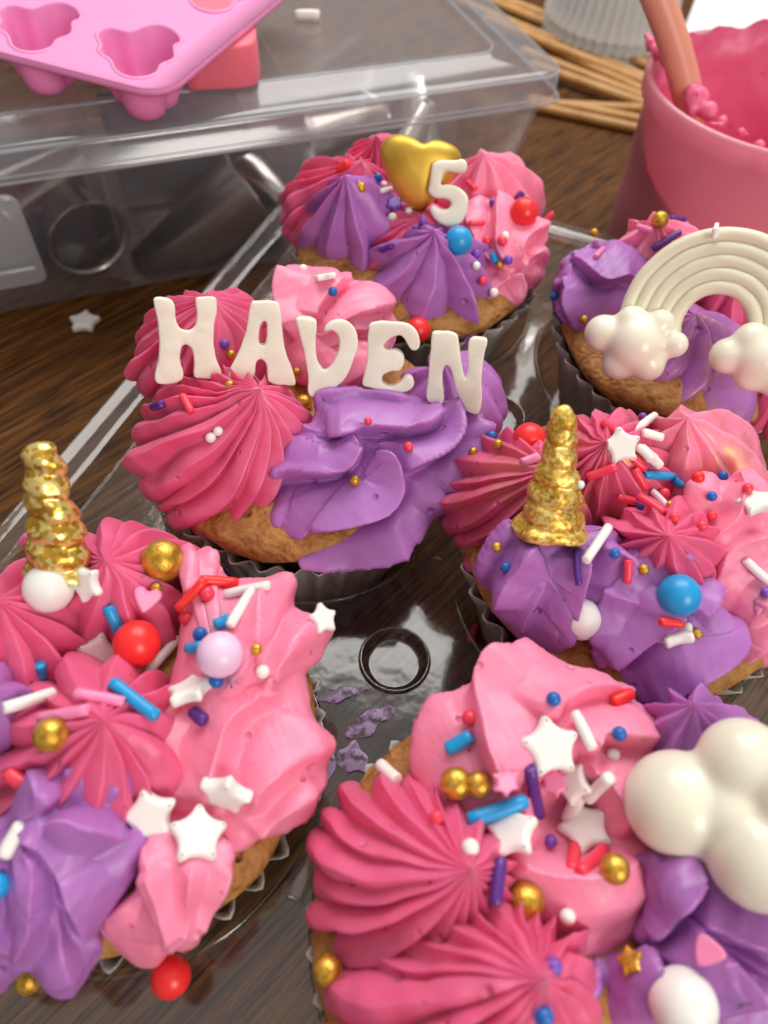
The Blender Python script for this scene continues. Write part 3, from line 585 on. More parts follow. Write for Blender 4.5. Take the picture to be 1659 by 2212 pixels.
for k, nm in zip('HAVEN', ('first', 'second', 'third, between A and E', 'fourth', 'last')):
    traced('fondant_letter', [z3(L) for L in LET[k]], at(*foot[k]), 34, .32, .045, M['letter'],
           'cream fondant letter %s, %s in the row of letters' % (k, nm), 'letter', 'letters standing on the cupcake')
z3b = lambda L: [(548.6+.4134*a, 246.9+.4134*b) for a, b in L]
traced('number_topper', [z3b([(935,240),(1060,240),(1092,226),(1117,248),(1112,290),(1085,305),(1000,290),(985,325),(972,372),(1015,358),(1070,375),(1108,410),(1122,460),(1110,520),(1075,575),(1020,592),(965,570),(930,530),(912,490),(935,468),(970,492),(1005,498),(1028,478),(1025,452),(995,435),(960,440),(925,430),(905,405),(915,370),(922,300)])],
       at(965, 488, 6.7), 34, .35, .10, M['letter'], 'white number five leaning on the gold heart', 'number')
def puffed(name, outline, P, tilt, h, m, label, cat, it=2, pw=2.6):
    P = np.array(P); n = facing(P, tilt); to2, to3 = planar(P, n); L = ccw(chaikin(to2(outline), it)); c = L.mean(0); V = []
    S = [(.9, -.5*h), (1, -.3*h)]+[(s, h*(1-s**pw)**.5) for s in np.linspace(1, 0.02, 16)]
    rr = np.linalg.norm(L-c, axis=1); mr = rr.mean()
    for s, z in S: k_ = ((1-s)/.98 if z > 0 else 0)**1.3; V += [(c[0]+(p[0]-c[0])*s*(1-k_+k_*mr/q), c[1]+(p[1]-c[1])*s*(1-k_+k_*mr/q), z) for p, q in zip(L, rr)]
    F = grid(len(S), len(L))+[tuple(range(len(L)))[::-1], tuple((len(S)-1)*len(L)+k for k in range(len(L)))]
    W = wob(to3(V), 1.5, .03, 5); SURF.append((W, F)); return mk(name, W, F, m, label=label, cat=cat)
puffed('gold_heart', z3b([(885,162),(930,137),(990,140),(1050,168),(1085,215),(1075,275),(1035,350),(980,420),(912,488),(868,512),(815,485),(752,428),(695,338),(668,260),(652,195),(675,135),(725,100),(785,97),(845,128)]),
       at(905, 455, 6.6), 34, .5, M['heart'], 'shiny gold heart standing behind the white number', 'heart')

def horn(label, base, tip, tilt, r0, r1, turns, seed, m, lump=.13, flare=0):
    B = at(*base); n = facing(B, tilt); T = onplane(tip[0], tip[1], B, n); A = T-B; x, y, z = frame(A, CR); rs = np.random.RandomState(seed); V = []; ns, seg = 90, 44
    L = np.linalg.norm(A); th = np.linspace(0, 2*math.pi, seg, endpoint=False)
    for i, s in enumerate(np.linspace(-.06, 1, ns)):
        r = r0+(r1-r0)*max(s, 0)**.85
        if s > .9: r *= math.sqrt(max(0.0, 1-((s-.9)/.1)**2))*.97+.03
        r *= 1+flare*math.exp(-(max(s, 0)/.07)**2)
        ph = (turns*s+th/(2*math.pi)) % 1
        bul = np.sin(math.pi*ph)**.7
        rr = r*(1-lump+lump*1.6*bul)
        V.append(B+A*s+x*(rr*np.cos(th))[:, None]+y*(rr*np.sin(th)*.85)[:, None])
    V = wob(np.vstack(V), 3.0, .05, seed); V = wob(V, 11, .012, seed+1); F = grid(ns, seg)+[tuple((ns-1)*seg+k for k in range(seg))]; SURF.append((V, F))
    return mk('unicorn_horn', V, F, m, label=label, cat='horn', group='gold unicorn horns')
horn('smooth gold unicorn horn standing upright in purple frosting', (1190, 1135, 6.9), (1219, 872), 28, .62, .17, 6.4, 3, M['gold'], .11, .12)
horn('glittery gold unicorn horn leaning left beside the large white pearl', (128, 1222, 6.8), (88, 955), 28, .56, .27, 5.4, 6, M['glit'], .12)

def blob(name, spheres, m, vox=.06, sm=6, parent=None, org=None, **kw):
    parts = []
    for c, r in spheres:
        pr = [(r*math.sin(a), -r*math.cos(a)) for a in np.linspace(0.02, math.pi-.02, 20)]
        v, f = lathe(pr, 32, c); n = len(v); parts.append((v, f+[tuple(range(32))[::-1], tuple(range(n-32, n))]))
    V, F = join(*parts); SURF.append((V, F)); o = mk(name, V, F, m, parent, org, **kw)
    r = o.modifiers.new('remesh', 'REMESH'); r.mode = 'VOXEL'; r.voxel_size = vox*CM; r.use_smooth_shade = True
    s = o.modifiers.new('smooth', 'SMOOTH'); s.iterations = sm; s.factor = .5; return o
def pxsph(P, n, lst, sq=.0):
    out = []
    for x, y, r in lst:
        c = onplane(x, y, P, n); out.append((c+n*sq, r*depth(c)/FPX))
    return out
RP = at(1480, 760, 6.3); RN = facing(RP, 38)
rb = thing('rainbow_topper', RP, 'cream rainbow with puffy clouds on the cupcake beside the tub', 'rainbow')
rx = unit(CR-RN*np.dot(CR, RN)); ry = np.cross(RN, rx); RC = onplane(1543, 706, RP, RN); pc = depth(RC)/FPX; rot = math.radians(-6)
for k in range(5):
    r = (81+26*k)*pc; P = []
    for a in np.linspace(math.radians(-14), math.radians(194), 60): P.append(RC+rx*r*math.cos(a+rot)+ry*r*1.02*math.sin(a+rot))
    V, F = tube(P, 15.5*pc, 14); V = wob(V, 3, .012, k); SURF.append((V, F)); mk('arch', V, F, M['rain'], rb)
b_ = lambda L: [(1042.3+.3717*a, 384+.3717*b, .3717*r) for a, b, r in L]
blob('cloud', pxsph(RP, RN, b_([(705,905,108),(870,845,100),(1035,850,85),(1120,970,78),(795,1080,98),(960,1080,105),(890,970,165)]), .22), M['cloud'], .05, 34, rb)
blob('cloud', pxsph(RP, RN, b_([(1420,1035,105),(1560,950,110),(1560,1140,105),(1680,1040,130),(1700,1180,100),(1600,1060,150)]), .22), M['cloud'], .05, 34, rb)
CP = at(1600, 1760, 7.0); CN = facing(CP, 55)
blob('cloud_topper', pxsph(CP, CN, [(1462,1735,112),(1605,1650,98),(1640,1850,112),(1740,1730,115),(1570,1750,90),(1750,1880,90)]), M['cloud'], .06, 14,
     label='big glossy cream cloud on the front right cupcake', cat='cloud')

# ------------------------------------------------------------------ sprinkles, each laid on the surface below it
AV, AF = join(*SURF); BV = BVHTree.FromPolygons([Vector(v) for v in AV], AF)
def hit(x, y, z=5.5):
    d = ray(x, y); r = BV.ray_cast(Vector(CAM), Vector(d))
    if r[0] is None: return at(x, y, z), UPV.copy(), False
    n = np.array(r[1]); n = n if np.dot(n, d) < 0 else -n
    return np.array(r[0]), unit(n), True
def basemesh(name, V, F):
    me = bpy.data.meshes.new(name); me.from_pydata((np.array(V)*CM).tolist(), [], F); me.update(); me.polygons.foreach_set('use_smooth', [True]*len(me.polygons)); return me
_pr = [(math.sin(a), -math.cos(a)) for a in np.linspace(0.03, math.pi-.03, 20)]
pv, pf = lathe(_pr, 32, (0, 0, 0)); pv = wob(pv, 1.5, .012, 2); PEARL = basemesh('pearl', pv, pf+[tuple(range(32))[::-1], tuple(range(608, 640))])
def rodv(seed, L):
    P = np.array([(s*L, .10*math.sin(s*2+seed), .06*math.cos(s*2.2+seed)) for s in np.linspace(-1, 1, 13)])
    r = np.ones(13); r[0] = r[-1] = .72; r[1] = r[-2] = .95; P[1, 0] = -L+.16; P[-2, 0] = L-.16; return tube(P, r, 14)
RODS = {}
def rodmesh(asp, seed):
    k = (round(min(max(asp, 1.3), 9)*2)/2, seed % 4)
    if k not in RODS: RODS[k] = basemesh('rod', *rodv(k[1]*1.7, k[0]))
    return RODS[k]
def starpts(n, r1, r2): return [((r1 if i % 2 == 0 else r2)*math.sin(math.pi*i/n), (r1 if i % 2 == 0 else r2)*math.cos(math.pi*i/n)) for i in range(2*n)]
def flatmesh(name, pts, th, bev, it=2):
    V, F = slab2d([ccw(chaikin(pts, it))], th, bev); V = V-np.array([0, 0, th/2]); return basemesh(name, V, F)
STAR = flatmesh('star', starpts(5, 1.32, .70), .62, .22); FLOWER = flatmesh('flower', starpts(6, 1.1, .62), .55, .2, 2)
TRI = flatmesh('triangle', [(-.8, -.7), (.8, -.7), (.95, -.2), (.25, .95), (-.25, .95), (-.95, -.2)], .5, .15)
HEARTS = flatmesh('heart', [(0, .55), (.45, .95), (1, .75), (1.0, .15), (.1, -1), (-.1, -1), (-1.0, .15), (-1, .75), (-.45, .95)], .55, .18)
MATCACHE = {}
def inst(name, mesh, col, loc, X, Y, Z, scale, label, cat, group):
    key = (mesh.name, col)
    if key not in MATCACHE:
        me = mesh.copy(); me.materials.clear(); me.materials.append(CA[col]); MATCACHE[key] = me
    o = bpy.data.objects.new(name, MATCACHE[key]); COL.objects.link(o); s = np.broadcast_to(scale, (3,))
    m = np.eye(4); m[:3, 0] = X*s[0]; m[:3, 1] = Y*s[1]; m[:3, 2] = Z*s[2]; m[:3, 3] = np.array(loc)*CM; o.matrix_world = Matrix(m.tolist())
    return setprops(o, label, cat, group)
CN_ = {'sky': 'sky blue', 'blue': 'navy blue', 'plum': 'dark plum', 'coral': 'coral red'}
G = {'pearl': 'round sugar pearls', 'rod': 'sugar strand sprinkles', 'star': 'white star sprinkles', 'shape': 'small shaped sprinkles'}
def pearl(col, x, y, r, hint, z=5.5, sink=.75, wedge=False):
    h, n, ok = hit(x, y, z) if not wedge else (at(x, y, z), UPV, False); d = ray(x, y); R = r*depth(h)/FPX; c = h-d*R*sink if ok else (h if wedge else h+UPV*R)
    size = 'large' if r >= 25 else 'small'
    inst('sugar_pearl', PEARL, col, c, CR, CU, -CF, R, '%s %s sugar pearl %s' % (size, CN_.get(col, col), hint), 'sprinkle', G['pearl'])
_seed = [0]
def rod(col, x1, y1, x2, y2, wpx, hint, z=5.5):
    _seed[0] += 1; mx, my = (x1+x2)/2, (y1+y2)/2; hm, n, ok = hit(mx, my, z); dm = np.linalg.norm(hm-CAM)
    R = wpx/2*depth(hm)/FPX; E = []
    for x, y in ((x1, y1), (x2, y2)):
        h, _, k = hit(x, y, z); d = ray(x, y); t = np.linalg.norm(h-CAM) if k else dm
        if abs(t-dm) > .55: t = dm+.35*np.sign(t-dm)
        E.append(CAM+d*min(t, dm+.3))
    mid = (E[0]+E[1])/2; lift = max(0, np.dot(hm-mid, -ray(mx, my))); d = ray(mx, my)
    A = E[1]-E[0]; L = np.linalg.norm(A)/2; X, Y, Z = frame(unit(A), (0, 0, 1)); c = mid-d*(lift+R*.75)
    inst('strand_sprinkle', rodmesh(L/R, _seed[0]), col, c, Z, X, Y, R, '%s sugar strand %s' % (CN_.get(col, col), hint), 'sprinkle', G['rod'])
def flat(kind, col, x, y, r, hint, rot=0, tilt=0, tdir=0, z=5.5, w=.5):
    me, nm = {'star': (STAR, 'star'), 'flower': (FLOWER, 'flower'), 'tri': (TRI, 'triangle'), 'heart': (HEARTS, 'heart')}[kind]
    h, n, ok = hit(x, y, z); d = ray(x, y); R = r*depth(h)/FPX; a = math.radians(tdir)
    N = unit(w*n-(1-w)*d) if ok else unit(UPV); t = math.radians(tilt)
    if tilt: N = unit(-d*math.cos(t)+(CR*math.cos(a)+CU*math.sin(a))*math.sin(t))
    X, Y, Z = frame(N, CR*math.cos(math.radians(rot))+CU*math.sin(math.radians(rot)))
    c = h-d*R*(.25+.5*math.sin(t)) if ok else h+UPV*R*.3
    inst(nm+'_sprinkle', me, col, c, X, Y, Z, R, '%s %s sprinkle %s' % (CN_.get(col, col), nm, hint), 'sprinkle', G['star'] if kind == 'star' and col == 'white' else G['shape'])

# --- letter cupcake
pearl('white', 655, 580, 9, 'on the very top of the pink rosette behind the letters')
flat('star', 'white', 702, 598, 22, 'seen edge-on atop the pink rosette behind letter V', tilt=72, tdir=100)
pearl('blue', 719, 630, 10, 'on the pink rosette above letter V')
pearl('purple', 485, 743, 11, 'right of letter H'); pearl('gold', 499, 766, 10, 'between letters H and A')
pearl('gold', 497, 833, 11, 'just under the foot of letter A'); pearl('gold', 641, 803, 9, 'between the feet of A and V')
pearl('gold', 656, 870, 18, 'at the edge of purple ruffle below letter V'); pearl('red', 903, 713, 27, 'behind the top of letter E')
rod('coral', 394, 853, 413, 892, 18, 'on the ridged pink star below letter H')
pearl('white', 455, 945, 12, 'lower of a touching pair below letter H'); pearl('white', 471, 931, 11, 'upper of a touching pair below letter H')
rod('plum', 331, 880, 350, 872, 18, 'at the left rim of the letter cupcake')
pearl('coral', 795, 910, 9, 'tucked in the purple fold below letter E'); pearl('coral', 882, 965, 11, 'on the purple ruffle below letter N')
pearl('gold', 766, 1038, 12, 'in the middle of the big purple ruffle')
pearl('blue', 1062, 942, 12, 'left of the large red pearl near the horn'); pearl('gold', 1076, 959, 10, 'touching the navy pearl near letter N')
pearl('gold', 1022, 976, 10, 'at the right rim of the letter cupcake')
# --- heart cupcake
rod('red', 730, 366, 752, 352, 17, 'on the pink star left of the gold heart'); pearl('blue', 817, 384, 10, 'at the left edge of the gold heart')
pearl('white', 829, 400, 8, 'under the left side of the gold heart'); rod('white', 823, 412, 845, 408, 10, 'under the left side of the gold heart')
pearl('gold', 780, 405, 11, 'on the tip of the left purple star'); flat('flower', 'purple', 852, 440, 20, 'below the gold heart', tilt=35, tdir=90)
pearl('white', 848, 470, 10, 'on the violet flower below the gold heart'); pearl('purple', 914, 478, 9, 'below the point of the gold heart'); pearl('purple', 898, 492, 7, 'at the top of the middle purple star')
pearl('white', 883, 455, 8, 'right at the point of the gold heart')
rod('plum', 822, 541, 850, 530, 14, 'on the purple star below the gold heart'); pearl('sky', 991, 520, 30, 'right of the purple star under the number')
pearl('purple', 1029, 549, 10, 'right of the large sky blue pearl'); pearl('white', 1029, 574, 9, 'below the large sky blue pearl')
rod('sky', 1063, 547, 1072, 568, 15, 'on pink petals right of the large sky blue pearl'); pearl('gold', 1080, 573, 8, 'on pink petals right of the large sky blue pearl')
pearl('purple', 1098, 562, 10, 'right of a gold pearl on pink petals'); rod('coral', 1009, 391, 1028, 409, 13, 'right of the number five'); rod('coral', 1014, 481, 1046, 482, 12, 'below the number five')
pearl('red', 1132, 458, 30, 'on the right petals of the heart cupcake'); rod('coral', 1181, 473, 1195, 461, 13, 'sticking out beyond the large red pearl at back')
rod('plum', 1118, 430, 1128, 418, 14, 'behind the large red pearl at the back'); pearl('purple', 1065, 438, 9, 'on pink petals left of the large red pearl')
pearl('coral', 1085, 521, 11, 'below the large red pearl, right of two'); pearl('coral', 1052, 520, 10, 'below the large red pearl, left of two'); pearl('white', 1091, 509, 9, 'touching the coral pearl below the large red pearl')
pearl('white', 1067, 632, 10, 'low on the front pink petals of the heart cupcake'); pearl('coral', 1043, 607, 10, 'beside the purple star low on the heart cupcake')
# --- rainbow cupcake
pearl('gold', 1426, 475, 18, 'on the pink star behind the rainbow'); rod('plum', 1448, 472, 1479, 474, 13, 'next to the gold pearl behind the rainbow')
rod('pink', 1377, 488, 1408, 500, 14, 'left of the gold pearl behind the rainbow'); rod('plum', 1409, 539, 1471, 501, 15, 'lying along the rainbow outer edge')
pearl('gold', 1281, 511, 9, 'on the purple ruffle nearest the tray edge'); rod('pink', 1286, 556, 1303, 537, 13, 'on the purple ruffle left of the rainbow')
pearl('blue', 1198, 640, 10, 'at the left rim of the rainbow cupcake'); pearl('gold', 1262, 690, 9, 'left of the rainbow cloud')
flat('star', 'white', 1546, 500, 16, 'peeking over the top of the rainbow', tilt=60, tdir=0, z=6)
# --- horn cupcake
pearl('red', 1143, 947, 34, 'left of the upright gold horn'); rod('pink', 1128, 1000, 1162, 986, 21, 'under the large red pearl by the horn')
pearl('white', 1254, 1047, 9, 'right of the upright horn'); pearl('gold', 1250, 1064, 7, 'right of the upright horn')
rod('coral', 1304, 912, 1336, 937, 21, 'behind the white star near the horn'); pearl('purple', 1388, 900, 9, 'at the back of the horn cupcake')
rod('white', 1362, 936, 1416, 897, 18, 'pointing up behind the white star'); rod('white', 1388, 935, 1432, 945, 19, 'lying right of the white star near the horn')
flat('star', 'white', 1342, 964, 37, 'right of the upright gold horn', rot=10); flat('star', 'white', 1402, 984, 32, 'seen edge-on right of another white star near the horn', tilt=68, tdir=45, rot=20)
rod('coral', 1268, 1031, 1332, 1008, 19, 'just right of the horn'); rod('coral', 1362, 985, 1392, 1014, 19, 'under the edge-on white star'); rod('coral', 1370, 1012, 1394, 1060, 21, 'left of the long sky blue strand')
rod('sky', 1392, 1026, 1456, 1029, 18, 'on the horn cupcake, long one'); rod('sky', 1455, 1035, 1474, 1050, 17, 'short, at the end of the long sky blue strand')
rod('coral', 1333, 1072, 1378, 1086, 19, 'left of the navy pearl on the horn cupcake'); rod('coral', 1382, 1073, 1432, 1108, 21, 'right of the navy pearl on the horn cupcake')
rod('white', 1407, 1060, 1447, 1098, 15, 'lying across coral strands on the horn cupcake'); pearl('blue', 1388, 1091, 12, 'among the coral strands on the horn cupcake')
pearl('coral', 1434, 1066, 13, 'just below the long sky blue strand'); pearl('coral', 1457, 1118, 12, 'below the pile of coral strands'); pearl('gold', 1446, 1089, 7, 'by the coral strands on the horn cupcake')
pearl('red', 1508, 1031, 14, 'sunk in the pink petal of the horn cupcake'); pearl('blue', 1562, 1028, 11, 'on the rear right pink petal of the horn cupcake'); pearl('blue', 1538, 1072, 11, 'lower on the right pink petals of the horn cupcake')
pearl('coral', 1615, 1055, 12, 'beside the white star at the right frame edge'); flat('star', 'white', 1632, 1085, 36, 'lying on pink frosting at the right frame edge', tilt=50, tdir=90)
pearl('coral', 1538, 1113, 11, 'upper of two on a pink petal near the horn'); pearl('coral', 1517, 1136, 12, 'lower of two on a pink petal near the horn')
rod('white', 1266, 1211, 1314, 1138, 21, 'on purple frosting below the upright horn'); rod('plum', 1245, 1185, 1250, 1266, 16, 'pressed into purple frosting below the horn')
pearl('blue', 1328, 1195, 12, 'right of the white strand below the horn'); rod('coral', 1358, 1212, 1354, 1256, 20, 'on purple frosting right of the white strand'); pearl('gold', 1391, 1230, 12, 'on purple frosting left of the large sky blue pearl')
pearl('gold', 1073, 1182, 11, 'left end of the purple frosting below the horn'); pearl('blue', 1093, 1226, 12, 'on purple frosting at the left below the horn')
pearl('sky', 1467, 1286, 45, 'on the purple frosting of the horn cupcake'); pearl('white', 1256, 1338, 44, 'at the lower edge of the horn cupcake')
rod('red', 1424, 1344, 1478, 1348, 19, 'under the large sky blue pearl on purple'); flat('star', 'white', 1455, 1370, 42, 'seen edge-on below the large sky blue pearl', tilt=76, tdir=100)
pearl('gold', 1506, 1369, 11, 'touching the edge-on star below the large sky blue pearl'); rod('white', 1612, 1212, 1668, 1262, 20, 'on pink frosting at the right frame edge'); pearl('purple', 1654, 1280, 11, 'at the right frame edge below a white strand')
# --- loose on tray, table
rod('coral', 1015, 1384, 1027, 1353, 17, 'lying loose in the tray well below the horn cupcake', z=2.0)
flat('star', 'white', 698, 1337, 31, 'lying loose on the clear tray', rot=15, z=DZ)
flat('star', 'white', 185, 702, 29, 'lying alone on the wooden table', rot=5, z=0.0)
SM = [((690, 1640), .75, .28, 1.9), ((735, 1500), .5, .15, .6), ((800, 1560), .55, .22, 1.0), ((655, 1720), .5, .2, 1.7), ((760, 1640), .35, .3, .5)]
for k, ((x, y), a_, b2, an) in enumerate(SM):
    c = at(x, y, DZ); L_ = [(a_*math.cos(t_)*(1+.18*math.sin(2*t_+k)+.10*math.sin(4*t_+2*k)), b2*math.sin(t_)*(1+.2*math.sin(3*t_+k)+.15*math.sin(6*t_))) for t_ in np.linspace(0, 2*math.pi, 60, endpoint=False)]
    v, f = slab2d([ccw(L_)], .04, .015); ca, sa = math.cos(an), math.sin(an)
    v = np.array([(c[0]+q[0]*ca-q[1]*sa, c[1]+q[0]*sa+q[1]*ca, DZ+.012+q[2]) for q in v]); weld(mk('frosting_smear', v, f, M['smear'], label='thin purple frosting smear on the clear tray, '+('nearest the large pink folds', 'nearest the round stud', 'right of the others', 'lowest of them', 'small one in the middle')[k], cat='smear', group='frosting smears on the tray'))
# --- front left cupcake
pearl('white', 105, 1270, 52, 'at the foot of the glittery horn'); flat('star', 'white', 186, 1260, 38, 'next to the large white pearl by the glittery horn', tilt=40, tdir=200, rot=25)
pearl('gold', 352, 1211, 45, 'on the front left cupcake rim'); pearl('gold', 338, 1271, 13, 'just below the large gold pearl at left'); flat('heart', 'pink', 316, 1296, 30, 'below the large gold pearl at left', rot=-15)
rod('pink', 48, 1172, 66, 1155, 20, 'behind the glittery horn')
rod('red', 436, 1254, 512, 1258, 23, 'lying flat beside the plum strand at left'); rod('red', 384, 1316, 440, 1254, 22, 'slanting beside the large lilac pearl'); pearl('coral', 447, 1282, 17, 'under two crossing red strands'); pearl('coral', 402, 1335, 15, 'below the slanting red strand')
rod('plum', 466, 1226, 548, 1258, 26, 'at the rear edge of the front left cupcake'); rod('white', 488, 1283, 582, 1264, 21, 'lying flat at the rear of the front left cupcake'); rod('white', 496, 1353, 546, 1270, 23, 'slanting above the large lilac pearl')
rod('sky', 466, 1350, 497, 1335, 26, 'beside the slanting white strand above the lilac pearl'); pearl('blue', 432, 1370, 16, 'touching the large lilac pearl upper left'); rod('sky', 404, 1400, 438, 1397, 26, 'short, left of the large lilac pearl')
pearl('lilac', 475, 1414, 49, 'on the pink frosting at left'); pearl('gold', 554, 1403, 13, 'right of the large lilac pearl'); pearl('white', 567, 1451, 15, 'right of and below the large lilac pearl'); pearl('blue', 467, 1472, 15, 'peeking out below the large lilac pearl')
rod('sky', 235, 1312, 258, 1366, 27, 'above the large red pearl at left'); pearl('red', 296, 1390, 49, 'in the middle of the front left cupcake'); flat('star', 'white', 209, 1413, 44, 'left of the large red pearl on the front left cupcake', rot=-15)
rod('white', 290, 1486, 386, 1376, 22, 'long, slanting down from the large red pearl'); rod('sky', 84, 1436, 88, 1464, 27, 'tiny, near the left frame edge'); rod('white', 6, 1530, 118, 1497, 27, 'lying at the left frame edge')
rod('pink', 162, 1496, 268, 1518, 26, 'upper of two on the front left cupcake'); rod('pink', 85, 1554, 192, 1532, 27, 'lower of two on the front left cupcake'); rod('sky', 242, 1474, 338, 1546, 29, 'long, crossing the front left cupcake centre')
flat('star', 'white', 410, 1491, 46, 'seen edge-on below the large lilac pearl', tilt=74, tdir=110, rot=10); rod('plum', 412, 1532, 446, 1562, 30, 'short, on pale pink frosting at left')
pearl('gold', 110, 1588, 37, 'above the purple petals at left'); rod('coral', 17, 1668, 68, 1708, 33, 'on purple petals near the left frame edge')
flat('star', 'white', 323, 1762, 54, 'left one of three on the front left cupcake', rot=12); flat('star', 'white', 488, 1714, 52, 'tilted, right one of three on the front left cupcake', tilt=50, tdir=250, rot=-20); flat('star', 'white', 427, 1804, 56, 'lowest of three on the front left cupcake', rot=8)
rod('white', 10, 1850, 46, 1782, 36, 'on purple petals at the left frame edge'); pearl('sky', -8, 1915, 28, 'cut by the left frame edge')
pearl('red', 369, 2110, 43, 'wedged low against the front left cupcake', z=4.25, wedge=True); pearl('gold', 62, 2118, 28, 'low at the bottom left corner', z=3.8)
# --- front right cupcake
rod('white', 818, 1650, 860, 1686, 29, 'at the rear of the ridged pink star front right'); pearl('coral', 1015, 1551, 18, 'at the rear left of the pale pink rosette'); rod('sky', 964, 1618, 1018, 1590, 31, 'at the left of the pale pink rosette')
pearl('blue', 1196, 1510, 16, 'at the rear of the pale pink rosette'); rod('red', 1322, 1516, 1366, 1498, 27, 'at the rear right of the pale pink rosette'); rod('white', 1240, 1538, 1282, 1618, 25, 'right of the upper white star on the rosette')
pearl('blue', 1338, 1585, 16, 'on the right of the pale pink rosette'); pearl('white', 1325, 1631, 14, 'below the navy pearl on the rosette'); flat('star', 'white', 1188, 1614, 58, 'upper one on the pale pink rosette', rot=8)
rod('plum', 1144, 1658, 1166, 1762, 28, 'in the middle of the pale pink rosette'); pearl('gold', 985, 1692, 34, 'left of a touching pair on the rosette'); pearl('gold', 1033, 1694, 28, 'right of a touching pair on the rosette')
flat('flower', 'pink', 1092, 1688, 34, 'right of the touching gold pearls'); rod('sky', 1012, 1772, 1136, 1730, 33, 'long, pointing at the rosette centre'); flat('star', 'white', 1107, 1796, 52, 'under the long sky blue strand', rot=-5)
flat('flower', 'pink', 1198, 1690, 34, 'behind white strands in the rosette centre'); flat('star', 'white', 1236, 1690, 42, 'half hidden behind the white strands', rot=30, tilt=35, tdir=180)
rod('white', 1224, 1776, 1272, 1672, 33, 'long one in the rosette centre'); rod('white', 1272, 1724, 1316, 1680, 29, 'short one in the rosette centre'); flat('star', 'white', 1264, 1788, 52, 'lower right one in the rosette centre', rot=20)
pearl('coral', 943, 1767, 17, 'on the ridged star left of the rosette'); pearl('white', 1016, 1831, 19, 'above the tip of the ridged pink star'); pearl('purple', 1190, 1817, 14, 'below the plum strand in the rosette')
rod('coral', 1243, 1820, 1237, 1886, 28, 'left of two crossing in the rosette'); rod('coral', 1252, 1886, 1306, 1832, 28, 'right of two crossing in the rosette'); pearl('gold', 1328, 1877, 32, 'at the right end of the coral strands')
rod('plum', 1083, 1858, 1068, 1952, 31, 'on the lower left edge of the rosette'); pearl('gold', 1137, 1947, 39, 'on the lower band of the rosette'); pearl('white', 1226, 1980, 17, 'on the lowest band of the rosette')
pearl('purple', 1196, 2088, 19, 'below the rosette by the purple frosting'); flat('star', 'gold', 1362, 2076, 28, 'on purple frosting at the bottom'); flat('tri', 'pink', 1530, 2054, 36, 'on purple frosting below the cloud', rot=15)
pearl('white', 1476, 2168, 70, 'at the bottom right on purple frosting'); pearl('gold', 708, 2096, 33, 'at the left rim of the front right cupcake'); pearl('blue', 1175, 2196, 22, 'cut by the bottom frame edge')
# ------------------------------------------------------------------ storage box behind
K = np.array([2.1, 17.8]); SA = unit((-13.6, -12.55)); SB = np.array([SA[1], -SA[0]])     # along the front, and to the back
if SB[1] < 0: SB = -SB
def bl(s, d, z): return np.array([*(K+SA*s+SB*d), z])
box = thing('storage_box', bl(13, 6, 0), 'cloudy clear plastic storage box with lid on the table behind the cupcakes', 'box')
BL, BD = 28.0, 15.0
def ring(ins, z, r=.8): return [bl(p[0], p[1], z) for p in rrect(ins, BL-ins, ins, BD-ins, r, 6)]
nb = len(ring(0, 0))
def loft(rings, cap0=False, cap1=False):
    V = np.vstack(rings); F = grid(len(rings), nb)
    if cap0: F.append(tuple(range(nb))[::-1])
    if cap1: F.append(tuple((len(rings)-1)*nb+k for k in range(nb)))
    return V, F
def solid(o, t): m = o.modifiers.new('solid', 'SOLIDIFY'); m.thickness = t*CM; m.offset = 0; return o
V, F = loft([ring(1.35, .05, .8), ring(1.15, .08, 1.0), ring(1.05, .25, 1.1), ring(.42, 5.0, .8), ring(.40, 5.45, .8)], cap0=True)
mk('body', V, F, M['box'], box)
V, F = loft([ring(.02, 5.28), ring(.0, 5.34), ring(.0, 5.44), ring(.10, 5.5), ring(.12, 6.1), ring(.22, 6.28), ring(.5, 6.33), ring(1.75, 6.33), ring(1.85, 6.42), ring(2.1, 6.42), ring(2.2, 6.30), ring(2.6, 6.28)], cap1=True)
lid = mk('lid', V, F, M['lid'], box)
def rim(ins, z, r, nm):
    P = np.array(ring(ins, z)); P = np.vstack([P, P[:2]]); v, f = tube(P, r, 8, False); mk(nm, v, f, M['latch'], lid)
rim(.14, 6.24, .05, 'lid_edge_glint'); rim(0, 5.36, .045, 'lid_edge_glint'); rim(.1, 5.5, .03, 'lid_edge_glint'); rim(1.95, 6.42, .06, 'lid_edge_glint')  # added milky beads, paler than the lid, paint in its bright edge lines
for s in (9.2, 16.5, 22):
    V, F = boxm(bl(s, BD/2, 2.7), np.append(SA*.05, 0), np.append(SB*(BD/2-1.25), 0), (0, 0, 2.5)); mk('divider', V, F, M['box'], box, smooth=False)
V, F = boxm(bl(13, 6.2, 2.4), np.append(SA*12, 0), np.append(SB*.05, 0), (0, 0, 2.2)); mk('divider', V, F, M['box'], box, smooth=False)
# hinged front latch
fp = bl(0, -.12, 0); fn = np.append(-SB, 0)
c1 = onplane(104, 600, fp, fn); zt = 5.2; s1 = np.dot(c1[:2]-K, SA)
P2 = chaikin([(0, 0), (0, 1), (0, 1)], 0)
lp = ccw(rrect(s1, s1+4.0, c1[2]-.1, zt, .35, 5)); V, F = slab2d([lp], .3, .1)
W = np.array([bl(v[0], -.45+v[2]+(5.2-v[1])*.06, v[1]) for v in V]); weld(mk('latch', W, F, M['latch'], box))
V, F = boxm(bl(s1+2, -.55, c1[2]+.75), np.append(SA*1.8, 0), np.append(SB*.08, 0), (0, 0, .08)); bevel(mk('latch_ridge', V, F, M['latch'], box), .05)
